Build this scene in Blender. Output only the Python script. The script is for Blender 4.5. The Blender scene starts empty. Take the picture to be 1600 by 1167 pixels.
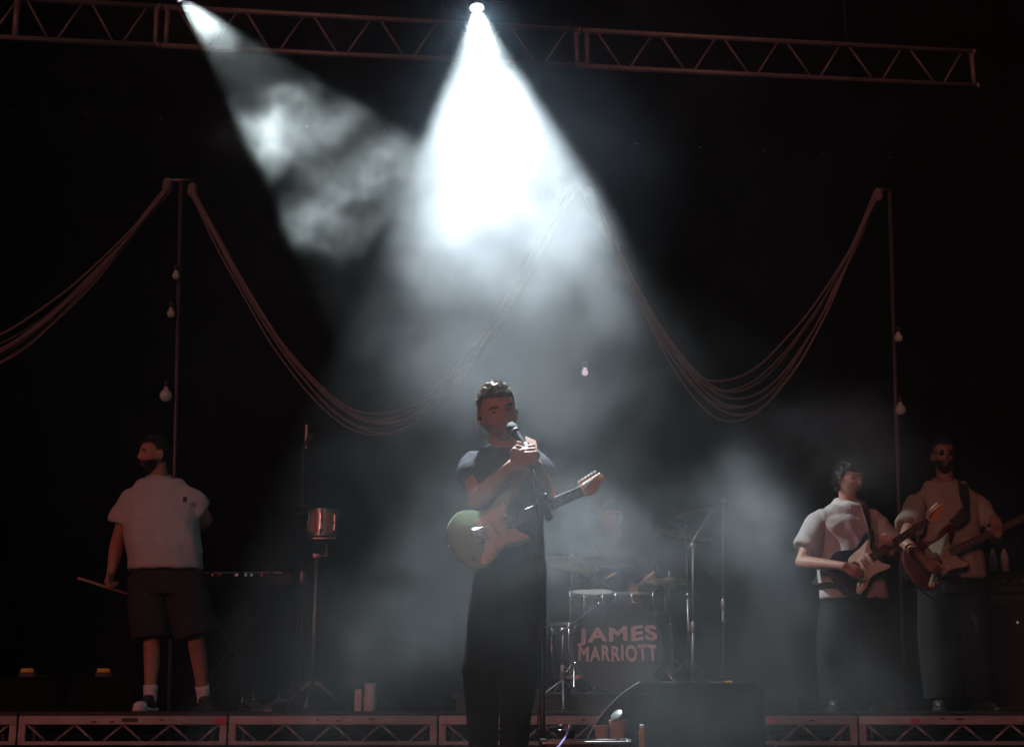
import bpy, bmesh, math, random
from math import radians, sin, cos, pi
from mathutils import Vector as V, Matrix, noise as mn

S = bpy.context.scene
COL = S.collection
random.seed(7)

# ------------------------------------------------------------------ camera, world, lights, exposure
F_PX, PITCH, EYE = 2204.0, radians(13.4), 0.43
cam_data = bpy.data.cameras.new('camera')
cam = bpy.data.objects.new('camera', cam_data)
COL.objects.link(cam)
cam.location = (0, 0, EYE)
cam.rotation_euler = (radians(90) + PITCH, 0, 0)
cam_data.sensor_width = 36
cam_data.lens = 36 * F_PX / 1600
cam_data.clip_start = 0.05
cam_data.clip_end = 1200
S.camera = cam


def at(px, py, Y):
    """point of the place seen at a photo pixel, at depth Y in front of the camera"""
    u = (px - 800) / F_PX
    v = (583.5 - py) / F_PX
    c, s = cos(PITCH), sin(PITCH)
    d = V((u, c - v * s, s + v * c))
    t = Y / d.y
    return V((d.x * t, Y, EYE + d.z * t))


world = bpy.data.worlds.new('World')
S.world = world
world.use_nodes = True
bg = world.node_tree.nodes['Background']
sky = world.node_tree.nodes.new('ShaderNodeTexSky')
sky.sky_type = 'NISHITA'
sky.sun_disc = False
sky.sun_elevation = radians(3)
sky.sun_rotation = radians(200)
world.node_tree.links.new(sky.outputs[0], bg.inputs[0])
bg.inputs[1].default_value = 0.0004

red_wash_data = bpy.data.lights.new('red_wash', 'SUN')  # red directional lamp standing in for the unseen front stage wash
red_wash_data.energy = 0.48
red_wash_data.color = (1.0, 0.30, 0.25)
red_wash_data.angle = radians(14)
red_wash = bpy.data.objects.new('red_wash', red_wash_data)
COL.objects.link(red_wash)
red_wash.rotation_euler = V((0.38, 0.88, -0.24)).to_track_quat('-Z', 'Y').to_euler()


def stage_spot(name, p, q, power, angle, blend, colour):
    l = bpy.data.lights.new(name, 'SPOT')
    o = bpy.data.objects.new(name, l)
    COL.objects.link(o)
    l.energy = power
    l.spot_size = radians(angle)
    l.spot_blend = blend
    l.color = colour
    l.shadow_soft_size = 0.035
    d = (V(q) - V(p)).normalized()
    o.location = V(p) + d * 0.02
    o.rotation_euler = d.to_track_quat('-Z', 'Y').to_euler()
    return d


LAMP_TWO = at(745, 12, 6.95)
LAMP_ONE = at(283, -2, 9.5)
D_TWO = stage_spot('beam_lamp', LAMP_TWO, at(838, 1000, 5.85), 2150, 42, 0.26, (0.80, 0.91, 1.0))
stage_spot('added_beam_glow', LAMP_TWO, at(838, 1000, 5.85), 48, 170, 1.0, (0.50, 0.74, 1.0))  # extra weak wide spot, added for the blue glow round the lamp
D_ONE = stage_spot('beam_lamp', LAMP_ONE, at(700, 460, 9.2), 1500, 33, 0.25, (0.84, 0.96, 1.0))

S.view_settings.view_transform = 'Standard'
S.view_settings.look = 'None'
S.view_settings.exposure = 0
S.view_settings.gamma = 1
S.view_settings.use_curve_mapping = False
cy = S.cycles
cy.use_denoising = True
try:
    cy.denoiser = 'OPENIMAGEDENOISE'
except Exception:
    pass
try:
    cy.denoising_input_passes = 'RGB_ALBEDO'
    cy.denoising_prefilter = 'ACCURATE'
except Exception:
    pass
cy.max_bounces = 4
cy.volume_bounces = 1
cy.volume_step_rate = 2.5
cy.volume_max_steps = 300
cy.caustics_reflective = False
cy.caustics_refractive = False
cy.sample_clamp_indirect = 6


# ------------------------------------------------------------------ helpers
def srgb(r, g, b):
    f = lambda x: (x / 255 / 12.92) if x <= 10 else ((x / 255 + .055) / 1.055) ** 2.4
    return (f(r), f(g), f(b), 1)


def mat(name, col, rough=.6, metal=0.0, var=.25, scale=18.0, bump=.0, bump_scale=60.0, emit=None, emit_s=0.0, spec=None, coat=0.0):
    m = bpy.data.materials.new(name)
    m.use_nodes = True
    nt = m.node_tree
    b = nt.nodes['Principled BSDF']
    tc = nt.nodes.new('ShaderNodeTexCoord')
    n = nt.nodes.new('ShaderNodeTexNoise')
    n.inputs['Scale'].default_value = scale
    n.inputs['Detail'].default_value = 5
    nt.links.new(tc.outputs['Object'], n.inputs['Vector'])
    mr = nt.nodes.new('ShaderNodeMapRange')
    mr.inputs[1].default_value = .3
    mr.inputs[2].default_value = .7
    mr.inputs[3].default_value = 1 - var
    mr.inputs[4].default_value = 1 + var
    nt.links.new(n.outputs[0], mr.inputs[0])
    mx = nt.nodes.new('ShaderNodeVectorMath')
    mx.operation = 'SCALE'
    mx.inputs[0].default_value = col[:3]
    nt.links.new(mr.outputs[0], mx.inputs['Scale'])
    nt.links.new(mx.outputs[0], b.inputs['Base Color'])
    b.inputs['Roughness'].default_value = rough
    b.inputs['Metallic'].default_value = metal
    if spec is not None:
        b.inputs['Specular IOR Level'].default_value = spec
    if coat:
        b.inputs['Coat Weight'].default_value = coat
    if bump:
        n2 = nt.nodes.new('ShaderNodeTexNoise')
        n2.inputs['Scale'].default_value = bump_scale
        n2.inputs['Detail'].default_value = 4
        nt.links.new(tc.outputs['Object'], n2.inputs['Vector'])
        bp = nt.nodes.new('ShaderNodeBump')
        bp.inputs['Strength'].default_value = bump
        bp.inputs['Distance'].default_value = .01
        nt.links.new(n2.outputs[0], bp.inputs['Height'])
        nt.links.new(bp.outputs[0], b.inputs['Normal'])
    if emit:
        b.inputs['Emission Color'].default_value = (*emit[:3], 1)
        b.inputs['Emission Strength'].default_value = emit_s
    return m


def grain(name, c1, c2, axis_scale=(1, 14, 14), rough=.4, coat=0.0):
    """wood with stretched grain"""
    m = mat(name, c1, rough, var=.1, coat=coat)
    nt = m.node_tree
    b = nt.nodes['Principled BSDF']
    tc = nt.nodes.new('ShaderNodeTexCoord')
    mp = nt.nodes.new('ShaderNodeMapping')
    mp.inputs['Scale'].default_value = axis_scale
    n = nt.nodes.new('ShaderNodeTexNoise')
    n.inputs['Scale'].default_value = 9
    n.inputs['Detail'].default_value = 6
    cr = nt.nodes.new('ShaderNodeValToRGB')
    cr.color_ramp.elements[0].position = .35
    cr.color_ramp.elements[1].position = .65
    cr.color_ramp.elements[0].color = (*c1[:3], 1)
    cr.color_ramp.elements[1].color = (*c2[:3], 1)
    nt.links.new(tc.outputs['Object'], mp.inputs[0])
    nt.links.new(mp.outputs[0], n.inputs['Vector'])
    nt.links.new(n.outputs[0], cr.inputs[0])
    nt.links.new(cr.outputs[0], b.inputs['Base Color'])
    return m


K = {
    'truss': mat('brushed_truss', (.20, .19, .185), .5, .25, .2, 8),
    'riser_alu': mat('riser_aluminium', (.33, .28, .265), .55, .15, .25, 6),
    'alu_diag': mat('riser_diagonal_aluminium', (.30, .26, .245), .55, .2, .25, 6),
    'black_paint': mat('black_paint', (.02, .02, .021), .55, 0, .3, 20, .1),
    'black_gloss': mat('black_gloss', (.015, .015, .017), .22, 0, .2, 20),
    'black_metal': mat('black_metal', (.03, .03, .032), .38, .6, .25, 30),
    'rubber': mat('rubber', (.02, .02, .02), .8),
    'chrome': mat('chrome', (.45, .45, .45), .25, 1, .1, 30),
    'dull_chrome': mat('dull_chrome', (.26, .25, .245), .42, .8, .2, 30),
    'curtain': mat('black_curtain', (.005, .0045, .0045), 1, 0, .3, 3, .2, 40, spec=0),
    'floor': mat('stage_floor_black', (.02, .02, .02), .5, 0, .4, 4, .15, 80),
    'ground': mat('trodden_grass', (.04, .05, .025), .95, 0, .4, 2, .5, 8),
    'ply': mat('black_deck_ply', (.02, .018, .017), .7, 0, .3, 10, .2, 50),
    'red_tape': mat('red_tape', (.55, .03, .05), .6),
    'dark_label': mat('dark_label', (.03, .025, .025), .6),
    'matte_black': mat('matte_black_cloth', (.007, .0065, .0065), .95, 0, .3, 60, spec=.05),
    'dark_pole': mat('dark_grey_pole', (.09, .085, .085), .5, .3, .3, 10),
    'rope': mat('pale_rope', (.19, .165, .165), .85, 0, .25, 40, .3, 200),
    'globe': mat('globe_bulb_glass', (.40, .36, .33), .18, 0, .15, 20, emit=(1, .75, .6), emit_s=.015, spec=.8),  # faint emission stands in for light reflected by the glass
    'globe_pale': mat('globe_bulb_glint', (.6, .5, .5), .2, 0, .15, 20, emit=(1, .72, .85), emit_s=.55),  # pink emission stands in for the bright glint on this bulb
    'amber': mat('amber_lens', (.30, .10, .01), .4, emit=(1, .30, .02), emit_s=.05),
    'led_red': mat('red_indicator', (.4, .02, .03), .3, emit=(1, .05, .07), emit_s=.12),
    'led_white': mat('white_indicator', (.5, .5, .5), .3, emit=(.9, .95, 1), emit_s=.10),
    'glow_yellow': mat('yellow_mark', (.7, .62, .05), .5, emit=(.9, .8, .1), emit_s=.04),  # plain yellow mark made to glow faintly; no lamp there
    'lens_hot': mat('lit_lens', (.8, .8, .8), .2, emit=(.88, .95, 1), emit_s=30),
    'lens_side': mat('lit_lens_oblique', (.8, .8, .8), .2, emit=(.88, .95, 1), emit_s=.8),
    'skin': mat('skin', (.46, .25, .18), .55, 0, .10, 30, .08, 200),
    'skin_tan': mat('skin_tan', (.38, .19, .13), .55, 0, .10, 30, .08, 200),
    'skin_brown': mat('skin_brown', (.26, .13, .09), .55, 0, .10, 30, .08, 200),
    'lips': mat('lips', (.32, .11, .09), .45, 0, .1, 60),
    'hair_brown': mat('dark_brown_hair', (.17, .145, .105), .5, 0, .4, 60, spec=.45),
    'hair_black': mat('black_hair', (.018, .014, .012), .5, 0, .4, 60),
    'eye': mat('eye', (.07, .06, .055), .3, 0, .0),  # dark, with the shade of the eye sockets put into the colour
    'tee_black': mat('black_cotton', (.050, .054, .068), .85, 0, .15, 30, .25, 120, spec=.3),
    'tee_white': mat('white_cotton', (.50, .485, .47), .9, 0, .06, 20, .25, 120, spec=.2),
    'tee_cream': mat('cream_cotton', (.30, .26, .20), .9, 0, .06, 20, .25, 120, spec=.2),
    'shorts': mat('dark_shorts', (.022, .021, .0215), .9, 0, .2, 20, .25, 120),
    'trousers': mat('black_trousers', (.014, .014, .016), .9, 0, .2, 20, .25, 120, spec=.2),
    'sock': mat('white_sock', (.62, .58, .55), .95, 0, .05, 40, .3, 200),
    'shoe_black': mat('black_shoe', (.02, .02, .02), .5),
    'shoe_white': mat('white_shoe_rubber', (.66, .62, .60), .6),
    'surf': mat('sea_green_lacquer', (.30, .40, .23), .25, 0, .08, 10, coat=.5),
    'navy': mat('dark_blue_lacquer', (.025, .03, .045), .25, 0, .08, 10, coat=.5),
    'burgundy': mat('burgundy_lacquer', (.10, .022, .022), .3, 0, .1, 10, coat=.5),
    'guard_cream': mat('aged_pickguard', (.82, .62, .46), .45, 0, .05, 10),
    'guard_white': mat('white_pickguard', (.72, .60, .48), .45, 0, .05, 10),
    'guard_tan': mat('tan_pickguard', (.40, .33, .24), .45, 0, .05, 10),
    'pickup': mat('pickup_cover', (.72, .54, .40), .4, 0, .05, 10),
    'pickup_dark': mat('dark_pickup_cover', (.05, .045, .04), .4, 0, .05, 10),
    'rosewood': grain('rosewood', (.07, .035, .022), (.11, .055, .035), (1, 14, 14), .7),
    'maple': grain('amber_maple', (.62, .27, .09), (.52, .21, .065), (1, 10, 10), .3, .4),
    'ivory': mat('tuner_button', (.75, .72, .66), .35),
    'strap_tan': mat('tan_leather_strap', (.20, .09, .06), .55, 0, .2, 30),
    'strap_black': mat('black_webbing_strap', (.022, .02, .02), .8, 0, .2, 60),
    'strap_brown': mat('brown_leather_strap', (.10, .065, .05), .6, 0, .2, 30),
    'shell_wood': grain('drum_shell_wood', (.38, .21, .11), (.28, .15, .08), (14, 14, 1), .3, .5),
    'shell_dark': mat('black_drum_wrap', (.03, .028, .03), .3, 0, .15, 20, coat=.4),
    'head_black': mat('black_drum_head', (.022, .020, .021), .5, 0, .1, 10),
    'head_white': mat('coated_drum_head', (.24, .22, .21), .7, 0, .08, 30),
    'brass': mat('cymbal_bronze', (.45, .28, .10), .3, .95, .2, 40),
    'print_pink': mat('pale_pink_print', (.62, .40, .38), .7, 0, .06, 20),
    'cup': mat('tan_paper_cup', (.48, .34, .26), .8, 0, .08, 30),
    'white_plastic': mat('pale_plastic', (.50, .45, .43), .6, 0, .08, 30),
    'amber_glass': mat('amber_bottle', (.55, .25, .03), .25, 0, .1, 20),
    'grille': mat('steel_mesh_grille', (.03, .03, .03), .6, .2, .4, 400, .6, 600),
    'speaker_cloth': mat('speaker_cloth', (.022, .02, .02), .9, 0, .4, 300, .5, 500),
    'cable_violet': mat('violet_cable', (.45, .38, .75), .35, 0, .1, 20),
    'wire': mat('clear_earphone_wire', (.75, .72, .66), .4),
    'dish': mat('shiny_lid', (.35, .40, .39), .35, .5, .1, 20),
    'drum_stick': mat('hickory_stick', (.52, .30, .17), .5, 0, .1, 40),
    'pale_tip': mat('pale_rod_paint', (.70, .46, .40), .5, 0, .1, 40),
}


class MB:
    """collects shapes and links them as one mesh object"""

    def __init__(self):
        self.bm = bmesh.new()

    def faces(self, pts, fs, M=None):
        vs = [self.bm.verts.new((M @ V(p)) if M else V(p)) for p in pts]
        for f in fs:
            try:
                self.bm.faces.new([vs[i] for i in f])
            except ValueError:
                pass
        return self

    def box(self, c, s, M=None, bev=0.0):
        x, y, z = (k / 2 for k in s)
        c = V(c)
        if bev <= 0:
            pts = [c + V((i * x, j * y, k * z)) for i in (-1, 1) for j in (-1, 1) for k in (-1, 1)]
            return self.faces(pts, [(0, 1, 3, 2), (4, 6, 7, 5), (0, 4, 5, 1), (2, 3, 7, 6), (0, 2, 6, 4), (1, 5, 7, 3)], M)
        b = min(bev, x * .9, y * .9, z * .9)
        prof = []
        for (sx, sy) in ((1, 1), (-1, 1), (-1, -1), (1, -1)):
            a0 = math.atan2(sy, sx) - pi / 4
            for k in (0, 1, 2):
                a = a0 + k * pi / 4
                prof.append((sx * (x - b) + b * cos(a), sy * (y - b) + b * sin(a)))
        n = len(prof)
        pts = []
        for zz, sh in ((-z, b * .6), (-z + b * .6, 0), (z - b * .6, 0), (z, b * .6)):
            for (px, py) in prof:
                q = V((px, py, 0))
                if sh:
                    q = V((px * (1 - sh / x), py * (1 - sh / y), 0))
                pts.append(c + q + V((0, 0, zz)))
        fs = [tuple(reversed(range(n))), tuple(range(3 * n, 4 * n))]
        for r in range(3):
            for i in range(n):
                j = (i + 1) % n
                fs.append((r * n + i, r * n + j, (r + 1) * n + j, (r + 1) * n + i))
        return self.faces(pts, fs, M)

    def tube(self, path, r, n=8, M=None, ry=None, cap=True, up=None):
        path = [V(p) for p in path]
        m = len(path)
        rs = r if isinstance(r, (list, tuple)) else [r] * m
        rys = ry if isinstance(ry, (list, tuple)) else ([ry] * m if ry is not None else rs)
        pts = []
        ref = None
        for i, p in enumerate(path):
            t = (path[min(i + 1, m - 1)] - path[max(i - 1, 0)])
            t = t.normalized() if t.length > 1e-9 else V((0, 0, 1))
            if ref is None:
                ref = V(up) if up else (V((0, 0, 1)) if abs(t.z) < .9 else V((1, 0, 0)))
            a = (ref - t * ref.dot(t))
            a = a.normalized() if a.length > 1e-6 else t.orthogonal().normalized()
            b = t.cross(a)
            ref = a
            for k in range(n):
                th = 2 * pi * k / n
                pts.append(p + a * (cos(th) * rs[i]) + b * (sin(th) * rys[i]))
        fs = []
        for i in range(m - 1):
            for k in range(n):
                j = (k + 1) % n
                fs.append((i * n + k, i * n + j, (i + 1) * n + j, (i + 1) * n + k))
        if cap:
            fs.append(tuple(reversed(range(n))))
            fs.append(tuple(range((m - 1) * n, m * n)))
        return self.faces(pts, fs, M)

    def capsule(self, p, q, r1, r2, n=12, M=None):
        p, q = V(p), V(q)
        d = q - p
        L = d.length
        if L < 1e-6:
            return self.ball(p, (r1, r1, r1), M=M)
        t = d / L
        path, rs = [], []
        for k in range(5):
            a = pi / 2 * (k / 4.0)
            path.append(p - t * r1 * cos(a))
            rs.append(max(r1 * sin(a), r1 * .06))
        for k in range(4, -1, -1):
            a = pi / 2 * (k / 4.0)
            path.append(q + t * r2 * cos(a))
            rs.append(max(r2 * sin(a), r2 * .06))
        return self.tube(path, rs, n, M)

    def limb(self, pts, n=12):
        for (p, r), (q, s) in zip(pts[:-1], pts[1:]):
            self.capsule(p, q, r, s, n)
        return self

    def ball(self, c, r, n=14, m=9, M=None, R=None):
        c = V(c)
        pts, fs = [], []
        for i in range(m + 1):
            a = pi * i / m
            for k in range(n):
                b = 2 * pi * k / n
                rr = max(sin(a), .02)
                q = V((r[0] * rr * cos(b), r[1] * rr * sin(b), r[2] * cos(a)))
                pts.append(c + (R @ q if R else q))
        for i in range(m):
            for k in range(n):
                j = (k + 1) % n
                fs.append((i * n + k, (i + 1) * n + k, (i + 1) * n + j, i * n + j))
        fs.append(tuple(range(n)))
        fs.append(tuple(reversed(range(m * n, (m + 1) * n))))
        return self.faces(pts, fs, M)

    def lathe(self, prof, n=24, M=None, cap=True):
        pts = []
        for (r, z) in prof:
            for k in range(n):
                a = 2 * pi * k / n
                pts.append((max(r, 1e-4) * cos(a), max(r, 1e-4) * sin(a), z))
        fs = []
        for i in range(len(prof) - 1):
            for k in range(n):
                j = (k + 1) % n
                fs.append((i * n + k, i * n + j, (i + 1) * n + j, (i + 1) * n + k))
        if cap:
            fs.append(tuple(reversed(range(n))))
            fs.append(tuple(range((len(prof) - 1) * n, len(prof) * n)))
        return self.faces(pts, fs, M)

    def prism(self, outline, z0, z1, bev=0.0, M=None):
        n = len(outline)
        O = [V((x, y, 0)) for x, y in outline]
        area = sum(O[i].x * O[(i + 1) % n].y - O[(i + 1) % n].x * O[i].y for i in range(n))
        if area < 0:
            O.reverse()
        ins = []
        for i in range(n):
            t = (O[(i + 1) % n] - O[i - 1])
            t.normalize()
            ins.append(O[i] + V((-t.y, t.x, 0)) * bev)
        if bev > 0:
            lev = [(ins, z0), ([a.lerp(b, .3) for a, b in zip(O, ins)], z0 + bev * .3), (O, z0 + bev), (O, z1 - bev),
                   ([a.lerp(b, .3) for a, b in zip(O, ins)], z1 - bev * .3), (ins, z1)]
        else:
            lev = [(O, z0), (O, z1)]
        pts = [q + V((0, 0, z)) for L, z in lev for q in L]
        fs = [tuple(reversed(range(n))), tuple(range((len(lev) - 1) * n, len(lev) * n))]
        for r in range(len(lev) - 1):
            for i in range(n):
                j = (i + 1) % n
                fs.append((r * n + i, r * n + j, (r + 1) * n + j, (r + 1) * n + i))
        return self.faces(pts, fs, M)

    def loft(self, rings, n=28):
        """rings: (centre, rx, ry[, right axis, front axis]); flat capped"""
        pts = []
        for R in rings:
            c, rx, ry = V(R[0]), R[1], R[2]
            ax = V(R[3]) if len(R) > 3 else V((1, 0, 0))
            ay = V(R[4]) if len(R) > 4 else V((0, 1, 0))
            for k in range(n):
                a = 2 * pi * k / n
                e = 2.35
                ca, sa = cos(a), sin(a)
                pts.append(c + ax * (math.copysign(abs(ca) ** (2 / e), ca) * rx) + ay * (math.copysign(abs(sa) ** (2 / e), sa) * ry))
        fs = [tuple(reversed(range(n))), tuple(range((len(rings) - 1) * n, len(rings) * n))]
        for i in range(len(rings) - 1):
            for k in range(n):
                j = (k + 1) % n
                fs.append((i * n + k, i * n + j, (i + 1) * n + j, (i + 1) * n + k))
        return self.faces(pts, fs)

    def build(self, name, m, parent=None, smooth=None, origin=None):
        bmesh.ops.recalc_face_normals(self.bm, faces=self.bm.faces[:])
        me = bpy.data.meshes.new(name)
        if origin is not None:
            bmesh.ops.translate(self.bm, verts=self.bm.verts[:], vec=-V(origin))
        self.bm.to_mesh(me)
        self.bm.free()
        me.materials.append(K[m] if isinstance(m, str) else m)
        o = bpy.data.objects.new(name, me)
        COL.objects.link(o)
        if origin is not None:
            o.location = origin
        if parent:
            o.parent = parent
        if smooth is True:
            me.polygons.foreach_set('use_smooth', [True] * len(me.polygons))
        elif smooth:
            me.polygons.foreach_set('use_smooth', [True] * len(me.polygons))
            me.set_sharp_from_angle(angle=radians(smooth))
        return o

    def organic(self, name, m, parent, voxel=.006, smooth=4, wrinkle=0.0, wscale=9.0, fold=(1, 1, 1)):
        """union of the collected closed shapes as one continuous smooth surface"""
        o = self.build(name + '_tmp', m, None)
        md = o.modifiers.new('r', 'REMESH')
        md.mode = 'VOXEL'
        md.voxel_size = voxel
        md.adaptivity = 0
        if smooth:
            ms = o.modifiers.new('s', 'SMOOTH')
            ms.factor = .5
            ms.iterations = smooth
        dg = bpy.context.evaluated_depsgraph_get()
        me = bpy.data.meshes.new_from_object(o.evaluated_get(dg))
        old = o.data
        bpy.data.objects.remove(o)
        bpy.data.meshes.remove(old)
        me.name = name
        if wrinkle:
            nrm = [v.normal.copy() for v in me.vertices]
            cos_ = []
            for v, nn in zip(me.vertices, nrm):
                c = v.co
                q = V((c.x * wscale * fold[0], c.y * wscale * fold[1], c.z * wscale * fold[2]))
                w = 1 - 2 * abs(mn.noise(q)) + .35 * mn.noise(q * 2.1 + V((3, 1, 7)))
                c = c + nn * ((w + .35) * wrinkle)
                cos_ += [c.x, c.y, c.z]
            me.vertices.foreach_set('co', cos_)
        if not me.materials:
            me.materials.append(K[m])
        me.polygons.foreach_set('use_smooth', [True] * len(me.polygons))
        r = bpy.data.objects.new(name, me)
        COL.objects.link(r)
        r.parent = parent
        return r


def tag(o, label=None, cat=None, group=None, kind=None):
    if label:
        o['label'] = label
    if cat:
        o['category'] = cat
    if group:
        o['group'] = group
    if kind:
        o['kind'] = kind
    return o


def thing(name, label, cat, loc=(0, 0, 0), rotz=0.0, group=None):
    o = bpy.data.objects.new(name, None)
    COL.objects.link(o)
    o.location = loc
    o.rotation_euler = (0, 0, rotz)
    o.empty_display_size = .1
    return tag(o, label, cat, group)


def frame(origin, X, Zhint):
    X = V(X).normalized()
    Z = V(Zhint)
    Z = (Z - X * Z.dot(X)).normalized()
    Y = Z.cross(X)
    M = Matrix((X, Y, Z)).transposed().to_4x4()
    M.translation = V(origin)
    return M


def spline(P, k=4, closed=False):
    P = [V(p) if len(p) == 3 else V((p[0], p[1], 0)) for p in P]
    n = len(P)
    out = []
    for i in range(n if closed else n - 1):
        g = (lambda j: P[j % n]) if closed else (lambda j: P[max(0, min(n - 1, j))])
        p0, p1, p2, p3 = g(i - 1), g(i), g(i + 1), g(i + 2)
        for s in range(k):
            t = s / k
            out.append(.5 * ((2 * p1) + (p2 - p0) * t + (2 * p0 - 5 * p1 + 4 * p2 - p3) * t * t + (3 * p1 - p0 - 3 * p2 + p3) * t ** 3))
    if not closed:
        out.append(P[-1])
    return out


# ------------------------------------------------------------------ the setting
MB().box((0, 60, -1.35), (600, 600, .1)).build('ground', 'ground')['kind'] = 'structure'
MB().box((0, 10.2, -.06), (15, 13.4, .12)).build('stage_floor', 'floor')['kind'] = 'structure'
pts, fs = [], []
NX = 240
for i in range(NX + 1):
    x = -7.5 + 15 * i / NX
    y = 3.52 + .03 * sin(i * 1.7) + .02 * sin(i * .6)
    pts += [(x, y, -1.3), (x, y, -.121)]
for i in range(NX):
    fs.append((2 * i, 2 * i + 2, 2 * i + 3, 2 * i + 1))
MB().faces(pts, fs).build('stage_skirt', 'curtain', smooth=True)['kind'] = 'structure'


def drape(name, label, p0, p1, z0, z1, folds, depth=.07):
    """hanging black drape with irregular folds, cut into thick cloth"""
    p0, p1 = V(p0), V(p1)
    d = p1 - p0
    nrm = V((-d.y, d.x, 0)).normalized()
    n = max(folds * 8, 90)
    mb = MB()
    for off in (0, .012):
        pts, fs = [], []
        for i in range(n + 1):
            t = i / n
            w = depth * sin(2 * pi * folds * t + 1.3 * sin(9 * t)) + depth * .5 * mn.noise(V((t * folds * .7, 0, 1)))
            for k in range(7):
                z = z0 + (z1 - z0) * k / 6
                q = p0 + d * t + nrm * (w * (1 - .35 * k / 6) + off)
                pts.append((q.x, q.y, z))
        for i in range(n):
            for k in range(6):
                a = i * 7 + k
                fs.append((a, a + 7, a + 8, a + 1))
        mb.faces(pts, fs)
    o = mb.build(name, 'curtain', smooth=True)
    return tag(o, label, 'curtain')


drape('back_curtain', 'wide black curtain hanging across the back of the stage', (-7.4, 16.6, 0), (7.4, 16.6, 0), .02, 10.5, 7, .05)
drape('side_curtain', 'black curtain closing the side of the stage beyond the man with drumsticks', (-7.4, 8.4, 0), (-7.4, 16.5, 0), .02, 10.5, 30)
drape('side_curtain', 'black curtain closing the side of the stage beyond the bass player', (7.4, 8.4, 0), (7.4, 16.5, 0), .02, 10.5, 30)

# ------------------------------------------------------------------ riser of aluminium-framed decks
RY = 9.0          # front edge of the riser
RZ = .42          # its top
DECKW = 1.29
x_first = at(-297, 1105, RY).x
deck_names = ['aluminium framed riser deck at the far edge beside the amber lamps',
              'aluminium framed riser deck under the man holding drumsticks, red tape at its end',
              'aluminium framed riser deck under the small wooden drum on a stand',
              'aluminium framed riser deck in front of the kick drum, behind the singer',
              'aluminium framed riser deck behind the black monitor wedge',
              'aluminium framed riser deck under the guitarist in the white t-shirt',
              'aluminium framed riser deck under the bass player at the stage side']
for i in range(7):
    x0 = x_first + i * (DECKW + .012)
    t = thing('riser_deck', deck_names[i], 'stage riser', (x0 + DECKW / 2, RY, 0), 0, 'riser decks along the back of the stage')
    h = DECKW / 2
    D = 2.5
    MB().box((0, D / 2, RZ - .012), (DECKW, D - .004, .024), bev=.004).build('deck_board', 'ply', t)
    for (nm, z, hh) in (('top_rail', RZ - .052, .055), ('bottom_rail', RZ - .190, .026)):
        MB().box((0, .018, z), (DECKW, .036, hh), bev=.006).build(nm, 'riser_alu', t, 40)
        MB().box((0, D - .018, z), (DECKW, .036, hh), bev=.006).build(nm, 'riser_alu', t, 40)
    nd = 4
    for k in range(nd):
        a = -h + .05 + (DECKW - .1) * k / nd
        b = -h + .05 + (DECKW - .1) * (k + .40) / nd
        c = -h + .05 + (DECKW - .1) * (k + .60) / nd
        d = -h + .05 + (DECKW - .1) * (k + 1.0) / nd
        MB().tube([(a, .02, RZ - .078), (b, .02, RZ - .178)], .0075, 8).build('diagonal', 'alu_diag', t, True)
        MB().tube([(c, .02, RZ - .178), (d, .02, RZ - .078)], .0075, 8).build('diagonal', 'alu_diag', t, True)
    for sx in (-1, 1):
        MB().box((sx * (h - .022), .02, RZ - .128), (.042, .03, .10)).build('end_plate', 'riser_alu', t)
        for yy in (.06, D - .06):
            MB().tube([(sx * (h - .09), yy, 0.001), (sx * (h - .09), yy, RZ - .03)], .024, 12).build('leg', 'black_metal', t, 40)
    for q in ((-.12, 0), (.02, 0), (.33, 0)):
        MB().box((q[0] + random.uniform(-.1, .1), -.0015, RZ - .052 + random.uniform(-.012, .012)), (random.choice((.02, .03, .05)), .003, .009)).build('rail_slot', 'dark_label', t)
    if i == 1:
        MB().box((h - .04, -.003, RZ - .055), (.075, .006, .032)).build('red_tape', 'red_tape', t)
        MB().box((.045, -.003, RZ - .05), (.095, .006, .022)).build('dark_sticker', 'dark_label', t)
    if i in (4, 5):
        MB().box((.12 if i == 4 else -.3, -.003, RZ - .055), (.05, .006, .028)).build('red_tape', 'red_tape', t)

DRZ = RZ + .12
t = thing('drum_riser', 'low black platform carrying the drum kit', 'platform', (at(965, 1080, 10.3).x, 10.45, RZ))
MB().box((0, 0, .105), (2.3, 2.0, .03), bev=.006).build('platform_board', 'ply', t)
MB().box((0, 0, .046), (2.24, 1.94, .088)).build('platform_frame', 'black_paint', t)

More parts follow.
